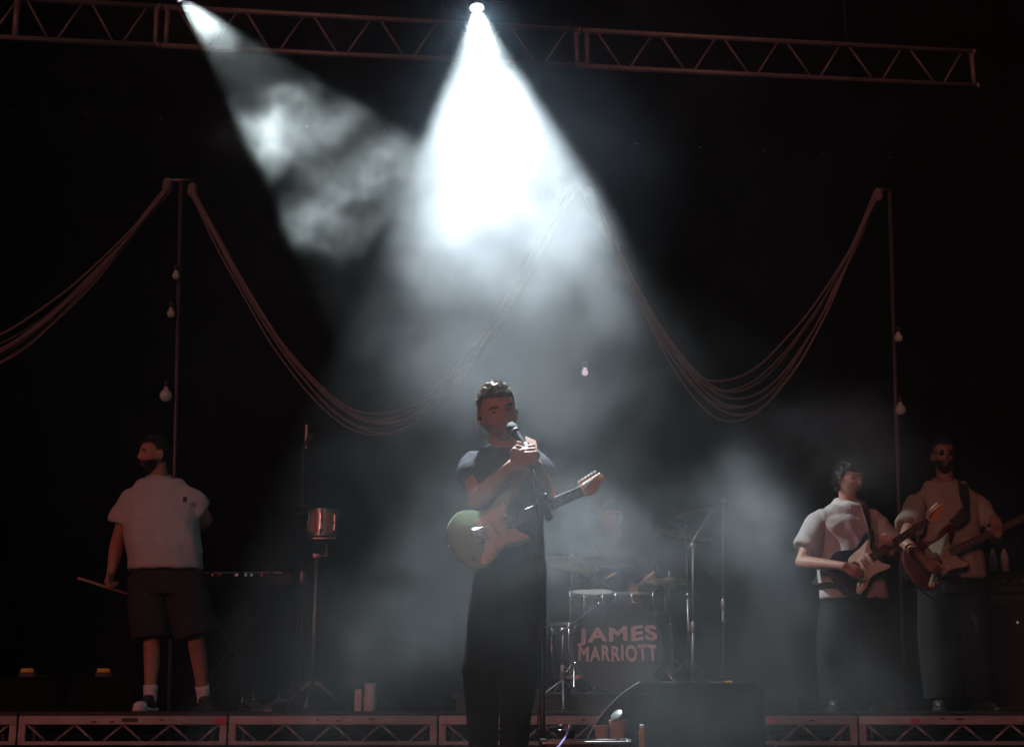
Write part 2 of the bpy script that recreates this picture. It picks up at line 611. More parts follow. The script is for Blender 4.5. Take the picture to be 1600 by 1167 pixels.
# ------------------------------------------------------------------ roof truss and rear pipe
P_TRUSS = [(-400, -28, 10.75), (255, 11.5, 11.2), (910, 48, 11.65), (1526, 82, 12.1)]
P_LOW = [(-400, 38), (255, 72), (910, 104), (1526, 135)]
tl = ['grey ladder truss section at the dark end of the roof, above the man with drumsticks',
      'grey ladder truss section crossing behind both light beams',
      'grey ladder truss section ending in mid air above the guitarists']
for i in range(3):
    a, b = P_TRUSS[i], P_TRUSS[i + 1]
    A, B = at(*a), at(*b)
    A2, B2 = at(P_LOW[i][0], P_LOW[i][1], a[2]), at(P_LOW[i + 1][0], P_LOW[i + 1][1], b[2])
    A2.x, B2.x = A.x, B.x
    t = thing('lighting_truss', tl[i], 'truss', A, 0, 'roof truss sections')
    d = (B - A) * .997
    lo = A2 - A
    lo2 = B2 - A - (B - A) * .0008
    MB().tube([(0, 0, 0), d], .026, 12).build('top_chord', 'truss', t, True)
    MB().tube([lo, lo2], .026, 12).build('bottom_chord', 'truss', t, True)
    nb = 6
    for k in (0, 1):
        s = (.012, .988)[k]
        MB().tube([d * s, lo.lerp(lo2, s)], .024, 10).build('upright', 'truss', t, True)
    if i == 0:
        s = (24 + 400) / 655
        MB().tube([d * s, lo.lerp(lo2, s)], .03, 10).build('upright', 'truss', t, True)
    n = 6
    for k in range(n):
        s0, s1, s2, s3 = ((k + q) / n * .95 + .025 for q in (.06, .44, .56, .94))
        MB().tube([d * s0, lo.lerp(lo2, s1)], .011, 8).build('diagonal', 'truss', t, True)
        MB().tube([lo.lerp(lo2, s2), d * s3], .011, 8).build('diagonal', 'truss', t, True)
    for e in (d * 1.0, lo2):
        MB().tube([e - d.normalized() * .03, e + d.normalized() * .0], .034, 12).build('coupler', 'dull_chrome', t, True)

PA, PB = at(-60, 168, 15.4), at(1420, 247, 15.9)
t = thing('rear_pipe', 'dark lighting pipe with clamps hung before the back curtain', 'pipe', PA)
dp = PB - PA
MB().tube([(0, 0, 0), dp], .024, 10).build('pipe', 'matte_black', t, True)
for px in (20, 132, 245, 350, 470, 590, 985, 1085, 1185, 1280, 1385):
    s = (px + 60) / 1480
    c = dp * s
    mb = MB()
    mb.tube([c + V((-.03, 0, 0)), c + V((.03, 0, 0))], .045, 10)
    mb.box(c + V((0, 0, -.08)), (.03, .03, .12))
    mb.build('clamp', 'matte_black', t, 40)
    mb = MB()
    mb.lathe([(.02, 0), (.055, .02), (.06, .10), (.045, .16), (.02, .17)], 14, Matrix.Translation(c + V((0, 0, -.30))) @ Matrix.Rotation(.5, 4, 'X'))
    mb.build('lamp_can', 'matte_black', t, 40)
    MB().ball(c + V((.02, -.05, -.03)), (.016, .01, .012), 10, 6).build('clamp_bolt', 'dull_chrome', t, True)
for s in (.06, .5, .94):
    c = dp * s
    MB().tube([c, c + V((0, 0, 4.2))], .006, 6).build('hanging_wire', 'black_metal', t, True)


def moving_head(label, p, d, hot):
    """lamp whose lens sits at p and looks along d"""
    t = thing('stage_lamp', label, 'spotlight', p, 0, 'lit stage lamps on the roof')
    M = frame((0, 0, 0), d.orthogonal(), d) @ Matrix.Scale(.52, 4)
    prof = [(.074, .0), (.078, .012), (.08, -.02)]
    MB().lathe([(.062, -.006), (.072, -.006), (.078, .018), (.086, .018), (.092, -.02), (.11, -.11), (.115, -.24), (.09, -.31), (.03, -.33)], 28, M).build('lamp_head', 'black_paint', t, 40)
    MB().lathe([(.001, .000), (.03, -.001), (.061, -.004), (.061, -.010)], 24, M).build('lens', hot, t, True)
    MB().lathe([(.0625, -.002), (.07, .016), (.0735, .019), (.0765, .016)], 28, M, cap=False).build('lens_ring', 'chrome', t, True)
    c = M @ V((0, 0, -.16))
    top = c + V((0, .0, .30))
    mb = MB()
    for sx in (-1, 1):
        mb.tube([c + V((sx * .135, 0, -.02)), c + V((sx * .14, 0, .10)), c + V((sx * .11, 0, .24)), top + V((sx * .03, 0, -.03))], .018, 8)
        mb.tube([c + V((sx * .10, 0, 0)), c + V((sx * .145, 0, 0))], .03, 10)
    mb.build('yoke', 'black_metal', t, 40)
    MB().box(top + V((0, 0, .04)), (.26, .18, .10), bev=.02).build('lamp_base', 'black_paint', t, 40)
    MB().tube([top + V((0, 0, .09)), top + V((0, 0, .25))], .02, 8).build('hook_clamp', 'black_metal', t, True)
    return top + V((0, 0, .27)) + p


h1 = moving_head('stage lamp at the top edge throwing the slanting smoky beam', LAMP_ONE, D_ONE, 'lens_side')
h2 = moving_head('brilliant stage lamp throwing the broad white beam on the singer', LAMP_TWO, D_TWO, 'lens_hot')
t = thing('lamp_bar', 'black bar over the stage from which both lit lamps hang', 'pipe', (0, 0, 0))
e = (h2 - h1).normalized()
MB().tube([h1 - e * 3.2, h1, h2, h2 + e * 4.5], .026, 10).build('pipe', 'black_metal', t, True)
for q in (h1 - e * 2.5, h2 + e * 3.5, (h1 + h2) / 2):
    MB().tube([q, q + V((0, 0, 3.5))], .006, 6).build('hanging_wire', 'black_metal', t, True)


# ------------------------------------------------------------------ rope swags and bulb poles
def swag(label, A, low, B, n, seed, spread):
    random.seed(seed)
    A, low, B = V(A), V(low), V(B)
    t = thing('rope_swag', label, 'rope', A, 0, 'rope swags between the poles')
    for k in range(n):
        j = (k / (n - 1) - .5) if n > 1 else 0
        Lk = low + V((random.uniform(-.12, .12), random.uniform(-.1, .1), j * spread + random.uniform(-.02, .02)))
        a = A + V((random.uniform(-.04, .04), random.uniform(-.03, .03), random.uniform(-.06, .02)))
        b = B + V((random.uniform(-.04, .04), random.uniform(-.03, .03), random.uniform(-.06, .02)))
        q1 = a.lerp(Lk, .5)
        q1.z -= (a.z - Lk.z) * .18
        q2 = b.lerp(Lk, .5)
        q2.z -= (b.z - Lk.z) * .18
        P = spline([a, a.lerp(q1, .5) + V((0, 0, -.05)), q1, q1.lerp(Lk, .55) + V((0, 0, -(q1.z - Lk.z) * .22)), Lk,
                    q2.lerp(Lk, .55) + V((0, 0, -(q2.z - Lk.z) * .22)), q2, b.lerp(q2, .5) + V((0, 0, -.05)), b], 7)
        P = [p - A + V((mn.noise(p * 2 + V((k, 0, 0))) * .012, 0, mn.noise(p * 2.5 + V((0, k, 0))) * .012)) for p in P]
        MB().tube(P, random.uniform(.0075, .012), 6).build('rope', 'rope', t, True)
    for (c, s) in ((V((0, 0, 0)), 1), (B - A, 1)):
        MB().lathe([(.035, -.07), (.05, -.03), (.045, .03), (.02, .06)], 10, Matrix.Translation(c)).build('rope_binding', 'rope', t, 40)


YP = 12.4
swag('pale rope swag running out of the picture beyond the man with drumsticks', at(262, 288, YP), at(-70, 566, YP), at(-420, 300, YP - .4), 7, 3, .30)
swag('pale rope swag hanging behind the beam between the drum stand and the singer', at(301, 296, YP), at(600, 664, YP), at(890, 300, YP + .1), 8, 4, .20)
swag('pale rope swag hanging between the singer and the guitarists', at(920, 302, YP + .1), at(1135, 628, YP + .1), at(1372, 304, YP + .3), 8, 5, .38)


def bulb_pole(label, px, ptop, Y, bulbs, m, pole='dark_pole'):
    top = at(ptop[0], ptop[1], Y)
    base = V((at(px, 1090, Y).x, Y, 0 if Y > RY + 2.5 else RZ))
    t = thing('bulb_pole', label, 'light pole', base, 0, 'poles strung with globe bulbs')
    MB().tube([(0, 0, .0), (0, 0, .02), (0, 0, .0201)], [.20, .20, .02], 20).build('base_plate', 'black_metal', t, 40)
    MB().tube([(0, 0, .02), (top - base) * .5, top - base], .019, 10).build('pole', pole, t, True)
    MB().box(top - base + V((0, 0, .015)), (.20, .05, .03), bev=.008).build('cross_bracket', 'black_metal', t, 40)
    for (bx, by, r) in bulbs:
        c = at(bx, by, Y - .07) - base
        MB().lathe([(.001, -r), (r * .5, -r * .87), (r * .87, -r * .5), (r, 0), (r * .87, r * .5), (r * .5, r * .87), (.02, r * 1.15), (.018, r * 1.5)], 18,
                   Matrix.Translation(c)).build('globe_bulb', m, t, True)
        MB().lathe([(.02, 0), (.024, .015), (.022, .05), (.01, .06)], 12, Matrix.Translation(c + V((0, 0, r * 1.4)))).build('socket', 'black_metal', t, 40)
        s = (c.z) / (top - base).z
        MB().tube([(top - base) * s, c + V((0, 0, r * 1.9))], .008, 6).build('bulb_arm', 'black_metal', t, True)


bulb_pole('tall pole with three pale globe bulbs behind the man with drumsticks', 268, (283, 285), YP,
          [(275, 431, .034), (267, 490, .036), (259, 618, .055)], 'globe')
bulb_pole('tall pole with one pinkish glinting globe bulb behind the singer', 908, (905, 300), YP + .1, [(914, 582, .030)], 'globe_pale', 'matte_black')
bulb_pole('tall pole with two dim globe bulbs between the two guitarists', 1410, (1390, 300), YP + .3,
          [(1404, 528, .038), (1407, 640, .048)], 'globe')


# ------------------------------------------------------------------ people
def smooth01(x, a, b):
    t = max(0.0, min(1.0, (x - a) / (b - a)))
    return t * t * (3 - 2 * t)


def gauss(x, s):
    return math.exp(-(x / s) ** 2)


def head_point(d, jaw=1.0):
    """local point (right, forward, up) of the face in direction d; origin between the ears"""
    x, y, z = d.x, d.y, d.z
    p = V((x * .076, y * .097, z * .122))
    if z < 0:
        k = smooth01(-z, .05, .95)
        p.x *= 1 - .30 * k * (2 - jaw)
        if y < 0:
            p.y *= 1 - .45 * k
        else:
            p.y *= 1 - .05 * k
    if z > 0:
        p.y *= 1 + .05 * z
    if y > 0:
        f = smooth01(y, .15, .75)
        low = 1 - smooth01(z, -.22, .24)
        nose = gauss(x, .10 + .07 * low) * smooth01(z, -.36, -.24) * (1 - smooth01(z, .10, .34))
        p.y += f * (.006 + .020 * low) * nose
        p.y += f * .004 * (gauss(x - .15, .07) + gauss(x + .15, .07)) * gauss(z + .22, .07)
        for s in (-1, 1):
            p.y -= f * .013 * gauss(x - s * .36, .17) * gauss(z - .04, .13)
            p.y += f * .005 * gauss(x - s * .34, .22) * gauss(z - .24, .09)
            p.y += f * .005 * gauss(x - s * .46, .2) * gauss(z + .22, .16)
        p.y += f * .007 * gauss(x, .24) * (gauss(z + .50, .05) + gauss(z + .62, .05))
        p.y -= f * .004 * gauss(x, .2) * gauss(z + .73, .07)
        p.y += f * .012 * gauss(x, .25) * gauss(z + .93, .16)
    return p


def head_basis(yaw, pitch, roll):
    R = Matrix.Rotation(radians(yaw), 3, 'Z') @ Matrix.Rotation(radians(pitch), 3, 'X') @ Matrix.Rotation(radians(roll), 3, 'Y')
    return R @ V((1, 0, 0)), R @ V((0, -1, 0)), R @ V((0, 0, 1))


def dirs(n, m):
    for i in range(m + 1):
        a = pi * i / m
        for k in range(n):
            b = 2 * pi * k / n
            yield V((max(sin(a), .015) * cos(b), max(sin(a), .015) * sin(b), cos(a)))


def add_head(mb, c, B, jaw=1.0, k=1.0):
    n, m = 56, 44
    pts = []
    for d in dirs(n, m):
        p = head_point(d, jaw) * k
        pts.append(c + B[0] * p.x + B[1] * p.y + B[2] * p.z)
    fs = [(i * n + j, (i + 1) * n + j, (i + 1) * n + (j + 1) % n, i * n + (j + 1) % n) for i in range(m) for j in range(n)]
    fs += [tuple(range(n)), tuple(reversed(range(m * n, (m + 1) * n)))]
    mb.faces(pts, fs)
    R = Matrix((B[0], B[1], B[2])).transposed()
    for s in (-1, 1):
        e = Matrix.Rotation(radians(s * 18), 3, 'Z')
        mb.ball(c + R @ V((s * .079 * k, -.012 * k, -.006 * k)), (.009, .02, .034), R=R @ e)


def hair(parent, c, B, style, m, n_str, length, thick, seed, k=1.0, jaw=1.0, curl=.6, name='hair', cap=True):
    random.seed(seed)
    n, mm = 72, 56
    ok, pts = [], []

    def mask(d):
        if style == 'short':
            fr = .50 + .10 * abs(d.x) if d.y > 0 else -.55
            side = -.06 if d.y > -.25 else -.5
            lim = max(side, fr * smooth01(d.y, -.1, .55)) if d.y > -.25 else -.5
            return d.z > lim
        if style == 'mop':
            lim = .62 * smooth01(d.y, -.1, .5) - .25 if d.y > -.2 else -.62
            return d.z > lim
        if style == 'beard':
            return d.y > .02 and d.z < -.30 - .10 * (1 - abs(d.x)) * smooth01(d.y, .3, .9) and not (abs(d.x) < .26 and -.66 < d.z < -.52) or (
                d.y > .5 and abs(d.x) < .30 and -.47 < d.z < -.40)
        return False

    for d in dirs(n, mm):
        p = head_point(d, jaw)
        th = thick
        if style == 'short':
            th = thick * (.22 + .78 * smooth01(d.z, .15, .7))
        nz = .6 + .8 * mn.noise(V((p.x * 55, p.y * 55, p.z * 55)) + V((seed, 0, 0))) + .5 * mn.noise(V((p.x * 140, p.y * 140, p.z * 140)))
        q = p + d * th * max(.12, nz)
        q *= k
        ok.append(mask(d))
        pts.append(c + B[0] * q.x + B[1] * q.y + B[2] * q.z)
    fs = []
    for i in range(mm):
        for j in range(n):
            f = (i * n + j, (i + 1) * n + j, (i + 1) * n + (j + 1) % n, i * n + (j + 1) % n)
            if all(ok[q] for q in f):
                fs.append(f)
    mb = MB()
    if cap:
        mb.faces(pts, fs)
    cnt = 0
    while cnt < n_str:
        d = V((random.gauss(0, 1), random.gauss(0, 1), random.gauss(0, 1))).normalized()
        if not mask(d):
            continue
        cnt += 1
        p = (head_point(d, jaw) + d * thick * .3 * (1 if style != 'short' else (.2 + .8 * smooth01(d.z, .15, .7)))) * k
        L = length * random.uniform(.5, 1.2)
        if style == 'short':
            L *= .25 + .75 * smooth01(d.z, .1, .6)
        g = (d + V((random.uniform(-1, 1), random.uniform(-1, 1), random.uniform(-1, 1))) * curl).normalized()
        g2 = (g + V((random.uniform(-1, 1), random.uniform(-1, 1), random.uniform(-1, .3))) * curl).normalized()
        w = g.cross(V((random.uniform(-1, 1), random.uniform(-1, 1), random.uniform(-1, 1)))).normalized() * .0016
        q = [p - w, p + w, p + g * L * .55 + w * .8, p + g * L * .55 - w * .8, p + g * L * .55 + g2 * L * .5]
        mb.faces([c + B[0] * r.x + B[1] * r.y + B[2] * r.z for r in q], [(0, 1, 2, 3), (3, 2, 4)])
    o = mb.build(name, m, parent, True)
    return o


def hand(mb, w, d, n, s, curls=(55, 60, 35), k=1.0, spread=0.0, thumb=(.5, .75, .3)):
    """palm and five fingers; w wrist, d finger direction, n palm side, s thumb side"""
    w = V(w)
    d = V(d).normalized()
    n = V(n)
    n = (n - d * n.dot(d)).normalized()
    s = V(s)
    s = (s - d * s.dot(d) - n * s.dot(n)).normalized()
    for i in range(4):
        o = (1.5 - i) / 1.5
        kn = w + (d * (.088 - .006 * abs(i - 1.2)) + s * (o * .030)) * k
        mb.capsule(w + s * (o * .018 * k), kn, .0145 * k, .0115 * k, 10)
        L = (.042, .047, .044, .034)[i] * k
        p, nn = kn, n
        dd = (d + s * (o * spread)).normalized()
        for j, c in enumerate(curls):
            Rm = Matrix.Rotation(radians(c + (i - 1) * 4), 3, dd.cross(nn).normalized())
            dd, nn = (Rm @ dd).normalized(), (Rm @ nn).normalized()
            q = p + dd * L * (1, .66, .52)[j]
            mb.capsule(p, q, (.0095, .0085, .0076)[j] * k, (.0085, .0076, .0066)[j] * k, 10)
            p = q
    t0 = w + (d * .022 + s * .020 + n * .006) * k
    t1 = t0 + (d * thumb[0] + s * thumb[1] + n * thumb[2]).normalized() * .045 * k
    t2 = t1 + (d * (thumb[0] + .5) + s * (thumb[1] - .45) + n * (thumb[2] + .3)).normalized() * .034 * k
    t3 = t2 + (d * (thumb[0] + .5) + s * (thumb[1] - .8) + n * (thumb[2] + .5)).normalized() * .026 * k
    mb.capsule(t0, t1, .015 * k, .0115 * k, 10)
    mb.capsule(t1, t2, .0112 * k, .0098 * k, 10)
    mb.capsule(t2, t3, .0098 * k, .0082 * k, 10)


def make_person(label, base, J, skin, head, fat=1.0, voxel=.006, hands=(), bare_legs=False, arms_k=1.0, neck_r=.056):
    """J: joints in world coordinates. Returns the Empty and helpers in local space"""
    t = thing('person', label, 'person', base)
    b = V(base)
    L = {k: V(v) - b for k, v in J.items()}
    B = head_basis(*head['turn'])
    mb = MB()
    add_head(mb, L['head'], B, head.get('jaw', 1.0), head.get('k', 1.0))
    skull = L['head'] - B[1] * .02 - B[2] * .03
    mb.limb([(L['neck'], neck_r * 1.08), (skull, neck_r)], 16)
    chest = (L['shl'] + L['shr']) / 2 + V((0, 0, -.16))
    pel = (L['hipl'] + L['hipr']) / 2
    mb.limb([(L['neck'] + V((0, .0, -.06)), .07), (chest, .095), (pel + V((0, 0, .1)), .095), (pel, .10)], 16)
    for s in 'lr':
        mb.capsule(L['neck'] + V((0, 0, -.07)), L['sh' + s] + V((0, 0, -.008)), .042, .046)
        sh, el, wr = L['sh' + s], L['el' + s], L['wr' + s]
        mb.limb([(sh, .050 * arms_k), (sh.lerp(el, .45), .049 * arms_k), (el, .042 * arms_k), (el.lerp(wr, .25), .044 * arms_k), (el.lerp(wr, .65), .035 * arms_k), (wr, .027 * arms_k)], 14)
        hp, kn, an = L['hip' + s], L['kn' + s], L['an' + s]
        mb.capsule(pel, hp, .10, .085)
        calf = kn.lerp(an, .3) + V((0, .018, 0))
        mb.limb([(hp, .083), (kn, .054), (calf, .054 if bare_legs else .044), (kn.lerp(an, .7), .040 if bare_legs else .034), (an, .036 if bare_legs else .032)], 14)
        toe = L['toe' + s]
        mb.limb([(an, .034), (an + V((0, 0, -.045)), .028), (an.lerp(toe, .7), .020)], 10)
    for h in hands:
        h = dict(h)
        w = L[h.pop('at')]
        hand(mb, w, h.pop('d'), h.pop('n'), h.pop('s'), **h)
    mb.organic('body', skin, t, voxel, 3)
    R = Matrix((B[0], B[1], B[2])).transposed()
    k = head.get('k', 1.0)
    for s in (-1, 1):
        MB().ball(L['head'] + R @ V((s * .031, .0735, .006)) * k, (.0125, .0085, .0062), 12, 8, R=R).build('eye', 'eye', t, True)
        brow = [L['head'] + R @ V((s * bx, by, bz)) * k for bx, by, bz in ((.013, .0925, .024), (.026, .0905, .0265), (.040, .083, .026), (.052, .071, .021))]
        MB().tube(brow, [.0035, .005, .0045, .002], 8).build('eyebrow', 'hair_black', t, True)
    lip = [L['head'] + R @ V((lx, ly, lz)) * k for lx, ly, lz in ((-.024, .0775, -.0675), (-.012, .0855, -.0655), (0, .0880, -.0665), (.012, .0855, -.0655), (.024, .0775, -.0675))]
    MB().tube(lip, [.002, .0048, .0055, .0048, .002], 8).build('lips', 'lips', t, True)
    return t, L, B


def tee(t, L, m, hem_z, hem_w, hem_d=.15, chest_w=None, sleeve=.55, sl_r=.085, neck_r=.078, belly=.0, seed=1, wrinkle=.006, hem_x=0.0, sl_end=None, name='t_shirt', hem_tilt=0.0):
    shl, shr, nk = L['shl'], L['shr'], L['neck']
    ax = (shr - shl)
    ax.z = 0
    ax.normalize()
    ay = V((-ax.y, ax.x, 0))
    mid = (shl + shr) / 2
    half = (shr - shl).length / 2
    cw = chest_w or half + .005
    pel = (L['hipl'] + L['hipr']) / 2
    mb = MB()
    rings = []
    zt = mid.z
    hz = hem_z

    def cen(z):
        f = (zt - z) / max(.01, zt - pel.z)
        c = mid.lerp(pel, max(0, f))
        return V((c.x + hem_x * max(0, f), c.y, z))
    up = V((hem_tilt, 0, 1)).normalized()
    axh = (ax - up * ax.dot(up)).normalized()
    rings.append((cen(hz) - ay * belly * .55, hem_w, hem_d + belly * .5, axh, ay))
    rings.append((cen(hz + .06) - ay * belly * .6, hem_w * .99, hem_d + belly * .6, ax, ay))
    rings.append((cen(hz + (zt - hz) * .35) - ay * belly * .7, hem_w * .5 + cw * .48 + belly * .3, hem_d * .98 + belly, ax, ay))
    rings.append((cen(hz + (zt - hz) * .65) - ay * belly * .4, cw * .98, .138 + belly * .5, ax, ay))
    rings.append((cen(zt - .07), cw, .128, ax, ay))
    rings.append((cen(zt), cw * .99, .118, ax, ay))
    rings.append((V((mid.x, mid.y, zt + .035)) + ay * .006, cw * .90, .095, ax, ay))
    q = mid.lerp(nk, .5)
    rings.append((V((q.x, q.y, max(zt + .05, nk.z - .034))) + ay * .004, cw * .62, .084, ax, ay))
    slope = (ay + V((0, 0, .42))).normalized()
    rings.append((nk - ay * .004 + V((0, 0, -.026)), neck_r * 1.06, neck_r * 1.06, ax, slope))
    rings.append((nk - ay * .006 + V((0, 0, -.010)), neck_r * .96, neck_r * .98, ax, slope))
    mb.loft(rings)
    for i, s in enumerate('lr'):
        sh, el = L['sh' + s], L['el' + s]
        inn = sh.lerp(mid, .35) + V((0, 0, -.02))
        end = sh.lerp(el, sleeve)
        d = (el - sh).normalized()
        mb.tube([inn, sh + V((0, 0, -.006)), sh.lerp(el, sleeve * .5), end - d * .012, end], [.062, max(.066, sl_r * .8), (max(.066, sl_r * .8) + sl_r) / 2, sl_r, sl_r * .985], 20)
    for s in 'lr':
        r = max(.058, sl_r * .80)
        mb.capsule(nk + V((0, 0, -.070)), L['sh' + s] + V((0, 0, -.012)), r, r, 18)
    mb_o = mb.organic(name, m, t, .0075, 5, wrinkle * 2.0, 6.0, (1.3, 1, .7))
    col = MB()
    P = []
    c = nk - ay * .006 + V((0, 0, -.008))
    for i in range(29):
        a = 2 * pi * i / 28
        P.append(c + ax * (cos(a) * neck_r * .97) + slope * (sin(a) * neck_r * 1.03))
    col.tube(P, .007, 8)
    col.build('collar', m, mb_o, True)
    return mb_o


def trousers(t, L, m, waist_z, wr=(.175, .125), th=.105, kn=.085, an=.075, an_f=1.0, wrinkle=.006, name='trousers'):
    pel = (L['hipl'] + L['hipr']) / 2
    mb = MB()
    ax = (L['hipr'] - L['hipl'])
    ax.z = 0
    ax.normalize()
    ay = V((-ax.y, ax.x, 0))
    mb.loft([(pel + V((0, 0, -.10)), wr[0] * .92, wr[1] * 1.02, ax, ay), (pel, wr[0] * 1.03, wr[1] * 1.08, ax, ay), (V((pel.x, pel.y, waist_z)), wr[0], wr[1], ax, ay)])
    for s in 'lr':
        h, k, a = L['hip' + s], L['kn' + s], L['an' + s]
        if an_f <= 0:
            e = h.lerp(k, -an_f)
            d = (k - h).normalized()
            mb.tube([h + V((0, 0, .02)), h.lerp(k, .4), e - d * .012, e], [th * .95, th * 1.02, kn, kn * .985], 22)
        else:
            e = k.lerp(a, an_f)
            mb.tube([h + V((0, 0, .02)), h.lerp(k, .45), k, k.lerp(a, .5), e], [th * .95, th, kn, (kn + an) / 2, an], 22)
    return mb.organic(name, m, t, .0085, 3, wrinkle, 7.0, (1, 1, .5))


def shoe(t, L, s, m, cap=None):
    an, toe = L['an' + s], L['toe' + s]
    d = (toe - an)
    d.z = 0
    d.normalize()
    M = frame((an.x, an.y, 0), d, (0, 0, 1))
    out = spline([(-.075, 0), (-.06, .034), (.02, .036), (.11, .047), (.165, .036), (.188, 0), (.165, -.036), (.11, -.047), (.02, -.036), (-.06, -.034)], 4, True)
    o = [(p.x, p.y) for p in out]
    MB().prism(o, .001, .026, .006, M).build('sole', 'shoe_white' if cap else 'rubber', t, 40)
    mb = MB()
    mb.loft([(M @ V((.05, 0, .022)), .108, .040, d, V((-d.y, d.x, 0))), (M @ V((.045, 0, .05)), .105, .041, d, V((-d.y, d.x, 0))),
             (M @ V((.005, 0, .078)), .068, .038, d, V((-d.y, d.x, 0))), (M @ V((-.015, 0, .11)), .048, .036, d, V((-d.y, d.x, 0)))], 20)
    mb.build('shoe', m, t, True)
    if cap:
        MB().ball(M @ V((.132, 0, .034)), (.050, .043, .030), 16, 10, R=M.to_3x3()).build('toe_cap', cap, t, True)


def ribbon(name, pts, width, away, m, parent, thick=.004):
    """strap following pts, flat side turned away from the point 'away'"""
    P = spline(pts, 5)
    mb = MB()
    q, fs = [], []
    for i, p in enumerate(P):
        tg = (P[min(i + 1, len(P) - 1)] - P[max(i - 1, 0)]).normalized()
        n = p - V(away)
        n.z *= .35
        n = (n - tg * n.dot(tg)).normalized()
        w = tg.cross(n) * width / 2
        q += [p - w, p + w, p + w + n * thick, p - w + n * thick]
    for i in range(len(P) - 1):
        a = i * 4
        for j in range(4):
            k = (j + 1) % 4
            fs.append((a + j, a + k, a + 4 + k, a + 4 + j))
    fs += [(3, 2, 1, 0), tuple(len(P) * 4 - 4 + j for j in range(4))]
    mb.faces(q, fs)
    return mb.build(name, m, parent, 50)


# ------------------------------------------------------------------ guitars
BODY = [(0, 0), (6, 60), (28, 110), (75, 146), (125, 157), (175, 142), (220, 116), (262, 112), (302, 128), (345, 150), (390, 158), (418, 148), (420, 132), (400, 104), (368, 80), (344, 58),
        (336, 34), (336, -30), (346, -56), (362, -76), (378, -94), (382, -110), (368, -124), (334, -124), (290, -112), (244, -104), (196, -116), (142, -146), (92, -158), (46, -140), (16, -98), (3, -48)]
GUARD = [(160, 72), (205, 86), (262, 92), (312, 100), (352, 112), (352, 88), (336, 66), (328, 36), (328, -32), (338, -60), (352, -78), (368, -95), (372, -108), (358, -115), (325, -110), (284, -100), (240, -96),
         (198, -106), (150, -134), (98, -146), (78, -140), (76, -124), (102, -96), (138, -66), (150, -20), (154, 30)]
HEAD = [(0, 21), (10, 33), (40, 38), (90, 43), (140, 47), (166, 46), (182, 32), (180, 12), (162, 0), (142, -2), (124, -10), (104, -28), (66, -38), (34, -36), (14, -26), (0, -21)]


